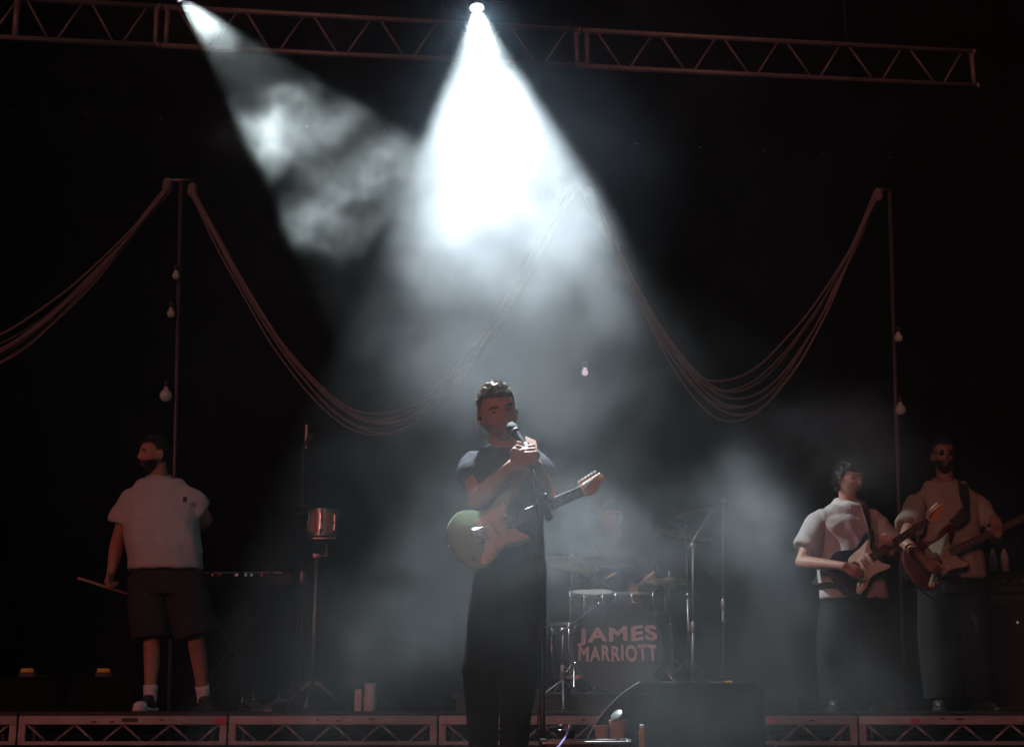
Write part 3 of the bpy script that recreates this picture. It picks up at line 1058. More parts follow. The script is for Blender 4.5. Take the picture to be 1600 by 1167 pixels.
def guitar(name, label, cat, M, col, guard, pick, tuners=6, scale=1.0, neck=648, board='rosewood', headm='maple', pickups=3, strap=None, hw='dull_chrome', bout=1.0):
    t = thing(name, label, cat, (0, 0, 0))
    t.rotation_mode = 'QUATERNION'
    t.location = M.translation
    t.rotation_quaternion = M.to_quaternion()
    mm = .001 * scale
    sc = lambda P, k=4: [(p.x * mm, p.y * mm) for p in spline([(a, b * bout) for a, b in P], k, True)]
    b = MB().prism(sc(BODY), 0, .044, .007).build('body', col, t, 35)
    zt = .0445
    g = MB().prism(sc(GUARD, 3), zt, zt + .0025, .0008).build('pickguard', guard, t, 35)
    br = 130
    px = ((166, 12), (226, 0), (286, 0)) if pickups == 3 else ((215, 0),)
    for x, skew in px:
        pk = MB().box((0, 0, 0), (.019, .086, .010), Matrix.Translation((x * mm, -.002, zt + .006)) @ Matrix.Rotation(radians(-skew), 4, 'Z'), .004).build('pickup', pick, g, 40)
        mbp = MB()
        for i in range(tuners):
            y = (i - (tuners - 1) / 2) * .0104 * (6 / tuners)
            mbp.lathe([(.0026, .010), (.0026, .0122)], 8, Matrix.Translation((x * mm, y - .002, zt + .001)) @ Matrix.Rotation(radians(-skew), 4, 'Z'))
        mbp.build('pole_piece', hw, pk, 40)
    MB().box((br * mm, -.002, zt + .006), (.034, .078, .011), bev=.003).build('bridge', hw, t, 40)
    for i in range(tuners):
        y = (i - (tuners - 1) / 2) * .0104 * (6 / tuners)
        MB().box((br * mm - .004, y - .002, zt + .014), (.022, .008, .006), bev=.001).build('saddle', 'chrome', t, 40)
    for kx, ky in ((172, -92), (142, -112), (110, -130)):
        MB().lathe([(.011, 0), (.0112, .004), (.009, .013), (.006, .014)], 16, Matrix.Translation((kx * mm, ky * mm * bout, zt + .0028))).build('knob', 'pickup' if tuners == 6 else hw, g, 40)
    MB().tube([(.24 * scale, -.070 * scale, zt + .003), (.243 * scale, -.074 * scale, zt + .018)], .003, 8).build('switch', 'ivory', g, True)
    for (sx, sy) in ((-.006, .0), (.424 * scale, .142 * scale * bout)):
        MB().lathe([(.007, 0), (.004, .006), (.008, .012)], 12, Matrix.Translation((sx, sy, .022)) @ Matrix.Rotation(radians(-90 if sx < 0 else 60), 4, 'Y')).build('strap_button', 'chrome', t, True)
    MB().lathe([(.012, 0), (.012, .004), (.006, .005)], 14, Matrix.Translation((.045 * scale, -.085 * scale, zt))).build('jack_plate', 'chrome', t, 40)
    nut = (br + neck) * mm
    x0 = .335 * scale
    q = []
    for i, x in enumerate((x0 - .03, nut)):
        w = (.028, .0215)[i]
        q += [(x, -w, .030 + .005 * i), (x, -w * .6, .022 + .002 * i), (x, w * .6, .022 + .002 * i), (x, w, .030 + .005 * i), (x, w, zt + .001), (x, -w, zt + .001)]
    fs = [(5, 4, 3, 2, 1, 0), (6, 7, 8, 9, 10, 11)] + [(i, (i + 1) % 6, 6 + (i + 1) % 6, 6 + i) for i in range(6)]
    nk = MB().faces(q, fs).build('neck', headm, t)
    xa, xb = x0 - .04, nut - .002
    MB().faces([(xa, -.0285, zt + .0012), (xa, .0285, zt + .0012), (xa, .0285, zt + .0065), (xa, -.0285, zt + .0065),
                (xb, -.0215, zt + .0012), (xb, .0215, zt + .0012), (xb, .0215, zt + .0065), (xb, -.0215, zt + .0065)],
               [(0, 1, 2, 3), (7, 6, 5, 4), (0, 4, 5, 1), (1, 5, 6, 2), (2, 6, 7, 3), (3, 7, 4, 0)]).build('fretboard', board, nk)
    mf, md = MB(), MB()
    for f in range(1, 22):
        x = nut - neck * mm * (1 - 2 ** (-f / 12))
        w = .0215 + (.0285 - .0215) * (nut - x) / (nut - xa)
        mf.box((x, 0, zt + .0069), (.0022, w * 2, .0012))
        if f in (3, 5, 7, 9, 15, 17, 19, 21):
            x2 = nut - neck * mm * (1 - 2 ** (-(f - .5) / 12))
            md.lathe([(.0032, zt + .0065), (.0032, zt + .0068)], 10, Matrix.Translation((x2, 0, 0)))
    tag(mf.build('frets', hw, nk), kind='stuff')
    md.build('position_dots', 'ivory', nk)
    MB().box((nut, 0, zt + .006), (.004, .044, .010)).build('nut', 'ivory', nk)
    hs = .80 if tuners == 6 else 1.0
    hp = [(nut + p.x * .001 * hs, p.y * .001 * (.88 if tuners == 6 else 1)) for p in spline(HEAD, 4, True)]
    hd = MB().prism(hp, .028, .042, .003).build('headstock', headm, nk, 35)
    for i in range(tuners):
        x = nut + (.028 + i * .0255 * (5 / (tuners - 1)) * .98) * hs
        y = (.026 + i * .0032 * (5 / (tuners - 1))) * hs
        MB().lathe([(.0045, .042), (.004, .052), (.005, .056)], 10, Matrix.Translation((x, y, 0))).build('tuner_post', 'chrome', hd, True)
        MB().tube([(x, y + .008, .034), (x, y + .019, .034)], .003, 8).build('tuner_shaft', 'chrome', hd, True)
        MB().ball((x, y + .023, .034), (.0075, .006, .006), 12, 8).build('tuner_button', 'ivory', hd, True)
    for i in range(tuners):
        ya = (i - (tuners - 1) / 2) * .0104 * (6 / tuners)
        yb = (i - (tuners - 1) / 2) * .0068 * (6 / tuners)
        MB().tube([(br * mm, ya, zt + .017), (nut, yb, zt + .0125), (nut + (.028 + i * .0255 * (5 / (tuners - 1))) * hs, (.026 + i * .0032) * hs, .052)], .0007, 5).build('string', 'chrome', t)
    if strap:
        pts, width, away, sm = strap
        Mi = M.inverted()
        ribbon('strap', [Mi @ V(p) for p in pts], width, Mi @ V(away), sm, t)
    return t


def guitar_frame(bridge, theta, phi, tilt=0.0, scale=1.0):
    """bridge point in the place; theta rise of the neck, phi turn of the neck away from the camera"""
    th, ph = radians(theta), radians(phi)
    X = V((cos(th) * cos(ph), sin(ph), sin(th) * cos(ph)))
    M = frame((0, 0, 0), X, (0, -1, tilt))
    M.translation = V(bridge) - M.to_3x3() @ V((.130 * scale, 0, .045))
    return M


# ---- the singer
YS = 6.1
base = V((at(775, 1200, YS).x, YS, 0))


def g(px, py, dy=0.0, Y=YS):
    return at(px, py, Y + dy)


def ankle(px, Y, z=.085, dy=0.0):
    p = at(px, 1180, Y + dy)
    return V((p.x, Y + dy, z))


J = dict(head=g(778, 646, -.03), neck=g(788, 698, .02), shl=g(740, 725, .0), shr=g(833, 721, .02),
         ell=g(746, 780, -.08), wrl=g(800, 728, -.30), elr=g(855, 780, -.05), wrr=g(838, 728, -.28),
         hipl=g(777, 905, .0), hipr=g(820, 905, .02), knl=g(752, 1045, -.05), knr=g(813, 1045, -.02),
         anl=ankle(757, YS, dy=.02), anr=ankle(796, YS, dy=.05))
J['toel'] = V((J['anl'].x - .04, J['anl'].y - .16, .03))
J['toer'] = V((J['anr'].x + .05, J['anr'].y - .15, .03))
singer, L, B = make_person('singer in a black t-shirt standing at the front, both hands clasped round the microphone stand',
                           base, J, 'skin', dict(turn=(14, 8, -14), k=1.06), voxel=.0048, arms_k=1.0,
                           hands=(dict(at='wrl', d=(.62, -.62, .35), n=(.75, .55, -.1), s=(-.2, -.1, 1), curls=(48, 70, 40)),
                                  dict(at='wrr', d=(-.60, -.62, .42), n=(-.72, .6, .05), s=(.1, -.1, 1), curls=(48, 70, 40))))
tee(singer, L, 'tee_black', g(795, 880).z, .148, .112, chest_w=.152, sleeve=.42, sl_r=.068, neck_r=.076, wrinkle=.005)
trousers(singer, L, 'trousers', g(795, 868).z, wr=(.145, .108), th=.094, kn=.076, an=.040, wrinkle=.006)
for s in 'lr':
    shoe(singer, L, s, 'shoe_black')
hair(singer, L['head'], B, 'short', 'hair_brown', 9000, .016, .017, 11, 1.06, curl=.6)
hair(singer, L['head'], B, 'beard', 'hair_brown', 1100, .004, .0008, 12, 1.06, curl=.6, name='stubble', cap=False)
MB().tube(spline([L['head'] + B[0] * -.086 + B[2] * -.012, L['head'] + B[0] * -.098 + B[2] * -.05, L['head'] + B[0] * -.092 + B[2] * -.09 - B[1] * .01,
                  L['head'] + B[0] * -.062 + B[2] * -.118 - B[1] * .03, L['neck'] + V((-.05, .02, .05))], 6), .0026, 6).build('earphone_wire', 'wire', singer, True)
for s in (-1, 1):
    MB().ball(L['head'] + B[0] * (s * .083) + B[1] * .006 + B[2] * -.004, (.010, .010, .012), 10, 8).build('earphone', 'rubber', singer, True)

Msg = guitar_frame(at(746, 838, 5.76), 27.5, 29, .12, .88)
sp = [Msg @ V((.373, .115, .03)), g(822, 722, -.18), g(829, 703, -.125), g(829, 690, -.03), g(822, 692, .13), g(770, 760, .18), g(728, 830, .13), g(716, 850, -.05), Msg @ V((-.006, 0, .02))]
guitar('electric_guitar', 'sea green electric guitar with cream pickguard and amber headstock hanging on the singer', 'electric guitar', Msg, 'surf', 'guard_cream', 'pickup', scale=.88, bout=.93,
       strap=(sp, .05, g(790, 780, .02), 'strap_tan'))

# microphone and its stand
clutch = at(846, 772, 5.72)
micp = at(810, 661, 5.86)
t = thing('mic_stand', 'black microphone stand in front of the singer, boom rising between his hands', 'microphone stand', (clutch.x, clutch.y, 0))
o0 = V((clutch.x, clutch.y, 0))
MB().lathe([(.02, .04), (.06, .034), (.135, .018), (.14, .004), (.14, 0)][::-1], 32).build('base', 'black_paint', t, 40)
c = clutch - o0
MB().tube([(0, 0, .03), (0, 0, c.z * .55)], .0115, 14).build('lower_tube', 'black_metal', t, True)
MB().tube([(0, 0, c.z * .55), c], .008, 12).build('upper_tube', 'black_metal', t, True)
MB().lathe([(.013, -.05), (.017, -.03), (.017, .03), (.011, .05)], 16, Matrix.Translation((0, 0, c.z * .55))).build('height_clutch', 'black_paint', t, 40)
bm_ = MB()
bm_.lathe([(.022, -.022), (.026, -.012), (.026, .012), (.022, .022)], 16, Matrix.Translation(c) @ Matrix.Rotation(radians(90), 4, 'X'))
bm_.tube([c + V((0, -.02, 0)), c + V((.02, -.055, -.012))], .007, 8)
bm_.build('boom_clutch', 'black_paint', t, 40)
d = (micp - clutch).normalized()
MB().tube([c - d * .10, c + d * ((micp - clutch).length - .15)], .0085, 10).build('boom', 'black_metal', t, True)
MB().tube([c - d * .12, c - d * .06], .016, 10).build('counterweight', 'black_paint', t, True)
e = c + d * ((micp - clutch).length - .15)
MB().tube([e - d * .02, e + d * .04], .0165, 12).build('mic_clip', 'black_paint', t, True)
t = thing('microphone', 'black handheld microphone in the stand clip at the singer\'s mouth', 'microphone', clutch + d * ((micp - clutch).length - .13))
M = frame((0, 0, 0), d.orthogonal(), (d + V((-.55, .12, .10))).normalized())
d2 = M.to_3x3() @ V((0, 0, 1))
MB().lathe([(.010, -.03), (.0135, -.02), (.016, .06), (.0205, .095), (.0215, .10)], 20, M).build('mic_handle', 'black_paint', t, 50)
MB().lathe([(.0215, .10), (.0245, .104), (.0245, .110), (.0215, .114)], 24, M, cap=False).build('grille_band', 'dull_chrome', t, 40)
MB().lathe([(.021, .108), (.0255, .122), (.026, .136), (.022, .153), (.012, .163), (.001, .166)], 24, M).build('grille', 'grille', t, True)
MB().tube(spline([(0, 0, .0), V((.03, -.03, -.10)), V((.05, -.02, -.35)), V((.055, -.01, -.62)), V((.06, .05, -.9)), V((.04, .02, -1.15))], 6), .0032, 8).build('mic_cable', 'black_gloss', t, True)

# ---- man with drumsticks
YM = 9.25
base = V((at(275, 1098, YM).x, YM, RZ))


def h(px, py, dy=0.0):
    return at(px, py, YM + dy)


zf = RZ + .085
J = dict(head=h(241, 710, -.02), neck=h(248, 744, .02), shl=h(205, 783, .0), shr=h(297, 781, .02),
         ell=h(184, 845, .04), wrl=h(174, 893, -.04), elr=h(322, 812, .10), wrr=h(290, 838, .24),
         hipl=h(232, 905), hipr=h(287, 905), knl=h(237, 1003, -.03), knr=h(306, 1000, -.02))
J['anl'] = V((h(239, 1080).x, YM - .06, zf))
J['anr'] = V((h(314, 1075).x, YM + .10, zf))
J['toel'] = V((J['anl'].x - .03, J['anl'].y - .14, RZ + .03))
J['toer'] = V((J['anr'].x + .07, J['anr'].y - .13, RZ + .03))
man, L, B = make_person('bearded man in white t-shirt and dark shorts standing with a drumstick in his hand',
                        base, J, 'skin_tan', dict(turn=(-52, 4, 2), k=1.0), voxel=.007, bare_legs=True, arms_k=1.08,
                        hands=(dict(at='wrl', d=(-.12, -.22, -1), n=(.6, -.2, .1), s=(-.1, -1, .1), curls=(58, 62, 40)),
                               dict(at='wrr', d=(-.8, .15, -.3), n=(0, 1, 0), s=(0, 0, 1), curls=(30, 30, 20))))
tee(man, L, 'tee_white', h(250, 889).z - base.z, .232, .165, chest_w=.232, sleeve=.55, sl_r=.096, neck_r=.082, belly=.03, wrinkle=.007)
trousers(man, L, 'shorts', h(250, 880).z - base.z, wr=(.205, .15), th=.132, kn=.125, an_f=-.94, wrinkle=.008, name='shorts')
for s in 'lr':
    shoe(man, L, s, 'shoe_black', 'shoe_white' if s == 'l' else None)
    a, k2 = L['an' + s], L['kn' + s]
    MB().tube([a + V((0, 0, -.03)), a, a.lerp(k2, .12), a.lerp(k2, .22)], [.044, .043, .044, .047], 16).build('sock', 'sock', man, True)
hair(man, L['head'], B, 'short', 'hair_black', 1500, .020, .016, 5)
hair(man, L['head'], B, 'beard', 'hair_black', 900, .012, .006, 6, name='beard')
pk = MB()
pk.box((0, 0, 0), (.026, .004, .034), Matrix.Translation(h(289, 780, -.150) - base))
pk.build('chest_print', 'dark_label', man)
A0, A1 = h(122, 903, -.22), h(204, 929, .02)
t = thing('drumstick', 'wooden drumstick held low in the hand of the man in shorts', 'drumstick', (A0 + A1) / 2)
q = (A1 - A0) / 2
MB().tube([-q, -q * .9, q * .4, q * .86, q * .94, q], [.0085, .009, .009, .006, .0055, .0075], 12).build('stick', 'drum_stick', t, True)
A0, A1 = h(150, 900, -.16), h(205, 925, .06)

# ---- guitarist in the white t-shirt
YG = 9.45
base = V((at(1335, 1098, YG).x, YG, RZ))


def h(px, py, dy=0.0):
    return at(px, py, YG + dy)


J = dict(head=h(1327, 748, -.05), neck=h(1325, 783, .0), shl=h(1278, 817, -.02), shr=h(1364, 815, .05),
         ell=h(1252, 878, -.10), wrl=h(1318, 884, -.36), elr=h(1397, 866, .03), wrr=h(1392, 862, -.17),
         hipl=h(1310, 935), hipr=h(1358, 935), knl=h(1300, 1015, -.05), knr=h(1368, 1015, -.02))
J['anl'] = V((h(1302, 1080).x, YG - .02, zf))
J['anr'] = V((h(1376, 1080).x, YG + .04, zf))
J['toel'] = V((J['anl'].x - .03, J['anl'].y - .15, RZ + .03))
J['toer'] = V((J['anr'].x + .06, J['anr'].y - .14, RZ + .03))
gp, L, B = make_person('guitarist with tousled dark hair in a white t-shirt playing a dark blue guitar',
                       base, J, 'skin', dict(turn=(32, 12, 3)), voxel=.007,
                       hands=(dict(at='wrl', d=(.85, -.15, -.45), n=(.2, .9, -.2), s=(.3, -.3, .9), curls=(30, 45, 30)),
                              dict(at='wrr', d=(-.35, -.35, .7), n=(.1, .9, .25), s=(-.8, 0, -.3), curls=(25, 65, 50))))
tee(gp, L, 'tee_white', h(1340, 934).z - base.z, .215, .15, chest_w=.205, sleeve=.66, sl_r=.090, neck_r=.080, wrinkle=.008)
trousers(gp, L, 'trousers', h(1340, 920).z - base.z, wr=(.18, .135), th=.112, kn=.095, an=.088)
for s in 'lr':
    shoe(gp, L, s, 'shoe_black')
hair(gp, L['head'], B, 'mop', 'hair_black', 2600, .040, .022, 21, curl=.8)
bp = at(1330, 893, 9.22)
Mg = guitar_frame(bp, 32.5, 6, .1)
sp = [Mg @ V((.424, .142, .03)), h(1362, 845, -.20), h(1355, 812, -.165), h(1348, 785, -.03), h(1340, 788, .13), h(1310, 850, .19), h(1282, 900, .12), h(1275, 915, -.02), Mg @ V((-.006, 0, .02))]
guitar('electric_guitar', 'dark blue electric guitar with white pickguard, its neck crossing in front of the bass player', 'electric guitar', Mg, 'navy', 'guard_white', 'pickup',
       strap=(sp, .055, h(1325, 850, .02), 'strap_brown'))

# ---- bass player
YB = 9.95
base = V((at(1480, 1098, YB).x, YB, RZ))


def h(px, py, dy=0.0):
    return at(px, py, YB + dy)


J = dict(head=h(1474, 712, -.03), neck=h(1477, 749, .02), shl=h(1434, 787, .0), shr=h(1524, 786, .03),
         ell=h(1412, 846, -.26), wrl=h(1444, 874, -.45), elr=h(1556, 842, -.02), wrr=h(1560, 836, -.20),
         hipl=h(1462, 905), hipr=h(1515, 905), knl=h(1458, 1000, -.04), knr=h(1525, 1000, -.02))
J['anl'] = V((h(1462, 1080).x, YB - .05, zf))
J['anr'] = V((h(1535, 1080).x, YB + .04, zf))
J['toel'] = V((J['anl'].x - .03, J['anl'].y - .15, RZ + .03))
J['toer'] = V((J['anr'].x + .06, J['anr'].y - .14, RZ + .03))
bpn, L, B = make_person('bass player in sunglasses and a cream t-shirt with a dark red bass',
                        base, J, 'skin_brown', dict(turn=(-6, 2, 2)), voxel=.007,
                        hands=(dict(at='wrl', d=(.7, -.1, -.7), n=(.2, .95, 0), s=(.6, -.2, .6), curls=(35, 45, 30)),
                               dict(at='wrr', d=(-.2, -.4, .75), n=(0, .9, .3), s=(-.9, 0, -.1), curls=(25, 65, 50))))
tee(bpn, L, 'tee_cream', h(1490, 902).z - base.z, .232, .15, chest_w=.215, sleeve=.60, sl_r=.090, neck_r=.082, wrinkle=.008)
trousers(bpn, L, 'trousers', h(1490, 890).z - base.z, wr=(.19, .14), th=.115, kn=.1, an=.09)
for s in 'lr':
    shoe(bpn, L, s, 'shoe_black')
hair(bpn, L['head'], B, 'short', 'hair_black', 900, .018, .014, 31)
hair(bpn, L['head'], B, 'beard', 'hair_black', 900, .014, .007, 32, name='beard')
R = Matrix((B[0], B[1], B[2])).transposed()
for s in (-1, 1):
    MB().ball(L['head'] + R @ V((s * .032, .094, .010)), (.026, .006, .020), 16, 8, R=R).build('sunglass_lens', 'black_gloss', bpn, True)
mb = MB()
mb.tube([L['head'] + R @ V((-.010, .101, .014)), L['head'] + R @ V((.010, .101, .014))], .003, 8)
for s in (-1, 1):
    mb.tube([L['head'] + R @ V((s * .056, .088, .014)), L['head'] + R @ V((s * .078, .06, .012)), L['head'] + R @ V((s * .084, -.005, .012))], .0028, 6)
mb.build('sunglass_frame', 'black_gloss', bpn, True)
bp = at(1447, 880, 9.68)
Mb = guitar_frame(bp, 24, 8, .1, 1.12)
sp = [Mb @ V((.47, .16, .03)), h(1508, 800, -.19), h(1507, 780, -.165), h(1503, 753, -.03), h(1490, 757, .13), h(1455, 820, .19), h(1425, 880, .12), h(1412, 900, -.02), Mb @ V((-.006, 0, .02))]
guitar('bass_guitar', 'dark red bass guitar with tan pickguard hanging on the man in sunglasses', 'bass guitar', Mb, 'burgundy', 'guard_tan', 'pickup_dark',
       tuners=4, scale=1.12, neck=864 / 1.12, board='rosewood', pickups=1, strap=(sp, .075, h(1477, 830, .02), 'strap_black'))

# ------------------------------------------------------------------ drum kit
KY = 9.72
kc = at(965, 1009, KY)
kx = kc.x


def drum(t, R, depth, M, shell, hd_front, hd_back=None, lugs=8, hoop='dull_chrome', nlug=None):
    """cylinder drum along local z, front head at z=0"""
    MB().lathe([(R, .01), (R, depth - .01)], 48, M, cap=False).build('shell', shell, t, 40)
    MB().lathe([(.001, .002), (R * .5, .0015), (R * .985, .0)], 48, M).build('front_head', hd_front, t, 40)
    MB().lathe([(R * .985, depth), (.001, depth - .001)], 48, M).build('rear_head', hd_back or hd_front, t, 40)
    for z in (-.006, depth - .016):
        MB().lathe([(R * .985, z), (R * 1.03, z), (R * 1.035, z + .022), (R * .99, z + .022), (R * .985, z)], 48, M, cap=False).build('hoop', hoop, t, 40)
    for k in range(lugs):
        a = 2 * pi * (k + .5) / lugs
        for z in (.055, depth - .055):
            MB().box((0, 0, 0), (.018, .02, .05), M @ Matrix.Rotation(a, 4, 'Z') @ Matrix.Translation((R + .008, 0, z)), .004).build('lug', 'chrome', t, 40)
        MB().tube([M @ V(((R + .016) * cos(a), (R + .016) * sin(a), 0.0)), M @ V(((R + .016) * cos(a), (R + .016) * sin(a), depth))], .0035, 6).build('tension_rod', 'chrome', t, True)


KR = kc.z - DRZ
t = thing('bass_drum', 'black bass drum with pale pink lettering on its front head', 'drum', (kx, KY, DRZ), 0, 'drums of the kit')
M = Matrix.Translation((0, 0, KR + .002)) @ Matrix.Rotation(radians(-90), 4, 'X')
drum(t, KR * .965, .42, M, 'shell_dark', 'head_black', lugs=8, hoop='shell_dark')
for s in (-1, 1):
    MB().tube([(s * KR * .9, .12, KR * .75), (s * (KR + .12), .02, .005)], .009, 8).build('spur', 'chrome', t, True)


def lettering(txt, w, hgt, cx, cz, rise, bold):
    cu = bpy.data.curves.new('lettering', 'FONT')
    cu.body = txt
    cu.size = .2
    cu.extrude = 0
    cu.space_character = 1.14
    o = bpy.data.objects.new('tmp', cu)
    COL.objects.link(o)
    bpy.context.view_layer.update()
    me = bpy.data.meshes.new_from_object(o.evaluated_get(bpy.context.evaluated_depsgraph_get()))
    bpy.data.objects.remove(o)
    xs = [v.co.x for v in me.vertices]
    ys = [v.co.y for v in me.vertices]
    src = [(v.co.x, v.co.y) for v in me.vertices]
    faces = [tuple(p.vertices) for p in me.polygons]
    verts, polys = [], []
    shifts = [(0, 0)] + [(bold * cos(k * pi / 4), bold * sin(k * pi / 4)) for k in range(8)]
    for n_, (dx, dy) in enumerate(shifts):          # a heavy stroke: the same flat letter printed nine times, a hair apart
        off = len(verts)
        for (vx, vy) in src:
            x = (vx + dx - min(xs)) / (max(xs) - min(xs)) - .5
            y = (vy + dy - min(ys)) / (max(ys) - min(ys)) - .5
            wob = .004 * sin(x * 23)
            verts.append((cx + x * w * (1 - .02 * y), -.0035 - .0002 * n_, cz + y * hgt * (1 + .12 * (x + .5)) + rise * x + wob))
        polys += [tuple(i + off for i in f) for f in faces]
    me = bpy.data.meshes.new('lettering')
    me.from_pydata(verts, [], polys)
    me.update()
    me.name = 'lettering'
    me.materials.clear()
    me.materials.append(K['print_pink'])
    r = bpy.data.objects.new('lettering', me)
    COL.objects.link(r)
    r.parent = t
    return r


ppm = 225.0
lettering('JAMES', 118 / ppm, 25 / ppm, 0, KR + (1009 - 994) / ppm, .02, .008)
lettering('MARRIOTT', 118 / ppm, 21 / ppm, 0, KR + (1009 - 1019.5) / ppm, .008, .0065)


def stand_legs(t, hgt, spread, m='dull_chrome', r=.009):
    for k in range(3):
        a = 2 * pi * k / 3 + .5
        lg = MB().tube([(0, 0, hgt), (spread * cos(a), spread * sin(a), .012)], r, 8).build('leg', m, t, True)
        MB().ball((spread * cos(a), spread * sin(a), .013), (.016, .016, .013), 10, 6).build('rubber_foot', 'rubber', lg, True)


def snare_like(name, label, px, py, Y, R, depth, shell, tilt=0.0, z0=DRZ, hoop='dull_chrome', lugs=8, group='drums of the kit', legs=False):
    top = at(px, py, Y)
    t = thing(name, label, 'drum', (top.x, Y, z0), 0, group)
    zt = top.z - z0
    M = Matrix.Translation((0, 0, zt)) @ Matrix.Rotation(radians(180) + tilt, 4, 'X')
    drum(t, R, depth, M, shell, 'head_white', 'head_black', lugs, hoop)
    if legs:
        for k in range(3):
            a = 2 * pi * k / 3 + .3
            MB().tube([((R + .02) * cos(a), (R + .02) * sin(a), zt - .12), ((R + .025) * cos(a), (R + .025) * sin(a), .03), ((R + .06) * cos(a), (R + .06) * sin(a), .012)], .007, 8).build('leg', 'chrome', t, True)
    else:
        MB().tube([(0, 0, .18), (0, 0, zt - depth - .03)], .013, 10).build('stand_tube', 'dull_chrome', t, True)
        for k in range(3):
            a = 2 * pi * k / 3
            MB().tube([(0, 0, zt - depth - .04), (R * .95 * cos(a), R * .95 * sin(a), zt - depth - .012), (R * 1.04 * cos(a), R * 1.04 * sin(a), zt - depth + .02)], .007, 8).build('basket_arm', 'dull_chrome', t, True)
        stand_legs(t, .24, .26)
    return t


snare_like('snare_drum', 'shallow snare drum behind the bass drum, beneath the drummer', 1000, 925, 10.25, .178, .15, 'shell_dark', .08)
snare_like('rack_tom', 'black tom above the bass drum, nearer the singer', 925, 925, 10.05, .152, .22, 'shell_dark', .22)
snare_like('floor_tom', 'deep floor tom beside the bass drum on the singer\'s side', 905, 975, 10.3, .20, .38, 'shell_dark', 0, legs=True)


def cymbal_stand(label, px, py, Y, R, tilt, hats=False, z0=DRZ):
    top = at(px, py, Y)
    t = thing('hi_hat' if hats else 'cymbal', label, 'cymbal', (top.x, Y, z0), 0, 'cymbals of the kit')
    zt = top.z - z0
    M = Matrix.Translation((0, 0, zt)) @ Matrix.Rotation(tilt, 4, 'X') @ Matrix.Rotation(tilt * .5, 4, 'Y')
    prof = [(.008, .022), (.025, .020), (.038, .012), (.045, .008), (R * .6, .001), (R, -.014), (R, -.0155), (R * .6, -.001), (.045, .006), (.008, .019)]
    MB().lathe(prof, 40, M, cap=False).build('bronze_plate', 'brass', t, 50)
    if hats:
        MB().lathe([(r, -z - .035) for r, z in prof], 40, M, cap=False).build('bronze_plate', 'brass', t, 50)
    MB().tube([(0, 0, .2), (0, 0, zt * .6)], .013, 10).build('lower_tube', 'dull_chrome', t, True)
    MB().tube([(0, 0, zt * .6), (0, 0, zt + .06)], .007, 8).build('upper_tube', 'dull_chrome', t, True)
    MB().lathe([(.012, -.02), (.018, -.01), (.018, .012), (.012, .02)], 12, Matrix.Translation((0, 0, zt * .6))).build('clutch', 'chrome', t, 40)
    MB().lathe([(.005, .024), (.013, .026), (.013, .036), (.005, .04)], 12, M).build('wing_nut', 'chrome', t, 40)
    stand_legs(t, .26, .30)


cymbal_stand('crash cymbal tilted high on the singer\'s side of the drum kit', 893, 878, 10.35, .21, .35)
cymbal_stand('large ride cymbal leaning behind the floor tom', 930, 872, 10.75, .25, .3)
cymbal_stand('pair of hi-hat cymbals beside the drummer, away from the singer', 1046, 905, 10.25, .175, .03, True)
cymbal_stand('crash cymbal tilted high on the guitarists\' side of the drum kit', 1072, 832, 10.5, .20, .30)


def mic_stand(label, px, ptop, pbase, Y, z0, boom=None, m='black_metal', name='mic_stand', r=.010, group='microphone stands around the band'):
    top = at(px, ptop, Y)
    t = thing(name, label, 'microphone stand', (at(px, pbase, Y).x, Y, z0), 0, group)
    zt = top.z - z0
    dx = top.x - t.location.x
    MB().tube([(0, 0, .16), (dx * .5, 0, zt * .5)], r * 1.35, 10).build('lower_tube', m, t, True)
    MB().tube([(dx * .5, 0, zt * .5), (dx, 0, zt)], r, 10).build('upper_tube', m, t, True)
    MB().lathe([(r * 1.5, -.04), (r * 2.1, -.02), (r * 2.1, .02), (r * 1.4, .04)], 12, Matrix.Translation((dx * .5, 0, zt * .5))).build('clutch', 'dull_chrome', t, 40)
    stand_legs(t, .20, .30, m)
    if boom:
        b0, b1 = at(*boom[0]) - t.location, at(*boom[1]) - t.location
        MB().tube([b0, b1], r * .8, 8).build('boom', m, t, True)
        MB().ball((dx, 0, zt), (.022, .022, .022), 12, 8).build('boom_clutch', 'dull_chrome', t, True)
        e = (b1 - b0).normalized()
        MB().lathe([(.010, -.02), (.013, .03), (.017, .09), (.019, .12), (.012, .135), (.002, .138)], 14, frame(b1, e.orthogonal(), e)).build('microphone', 'grille', t, 50)
    else:
        MB().lathe([(.010, 0), (.014, .04), (.018, .10), (.012, .125), (.002, .128)], 14, Matrix.Translation((dx, 0, zt)) @ Matrix.Rotation(.5, 4, 'Y')).build('microphone', 'grille', t, 50)
    return t


mic_stand('tall thin overhead microphone stand on the guitarists\' side of the drums', 1130, 782, 1075, 10.4, RZ, ((1131, 786, 10.4), (1085, 800, 10.4)), 'dark_pole', r=.010)
mic_stand('microphone stand with a tilted boom beside the hi-hat cymbals', 1083, 852, 1075, 10.1, RZ, ((1072, 862, 10.1), (1100, 818, 10.1)), 'dark_pole')
mic_stand('short microphone stand with its boom over the bass drum', 880, 985, 1085, 9.5, RZ, ((874, 990, 9.5), (905, 968, 9.55)), 'dark_pole')

# the drummer, seated
YD = 10.95
base = V((at(968, 1080, YD).x, YD, DRZ))


def h(px, py, dy=0.0):
    return at(px, py, YD + dy)


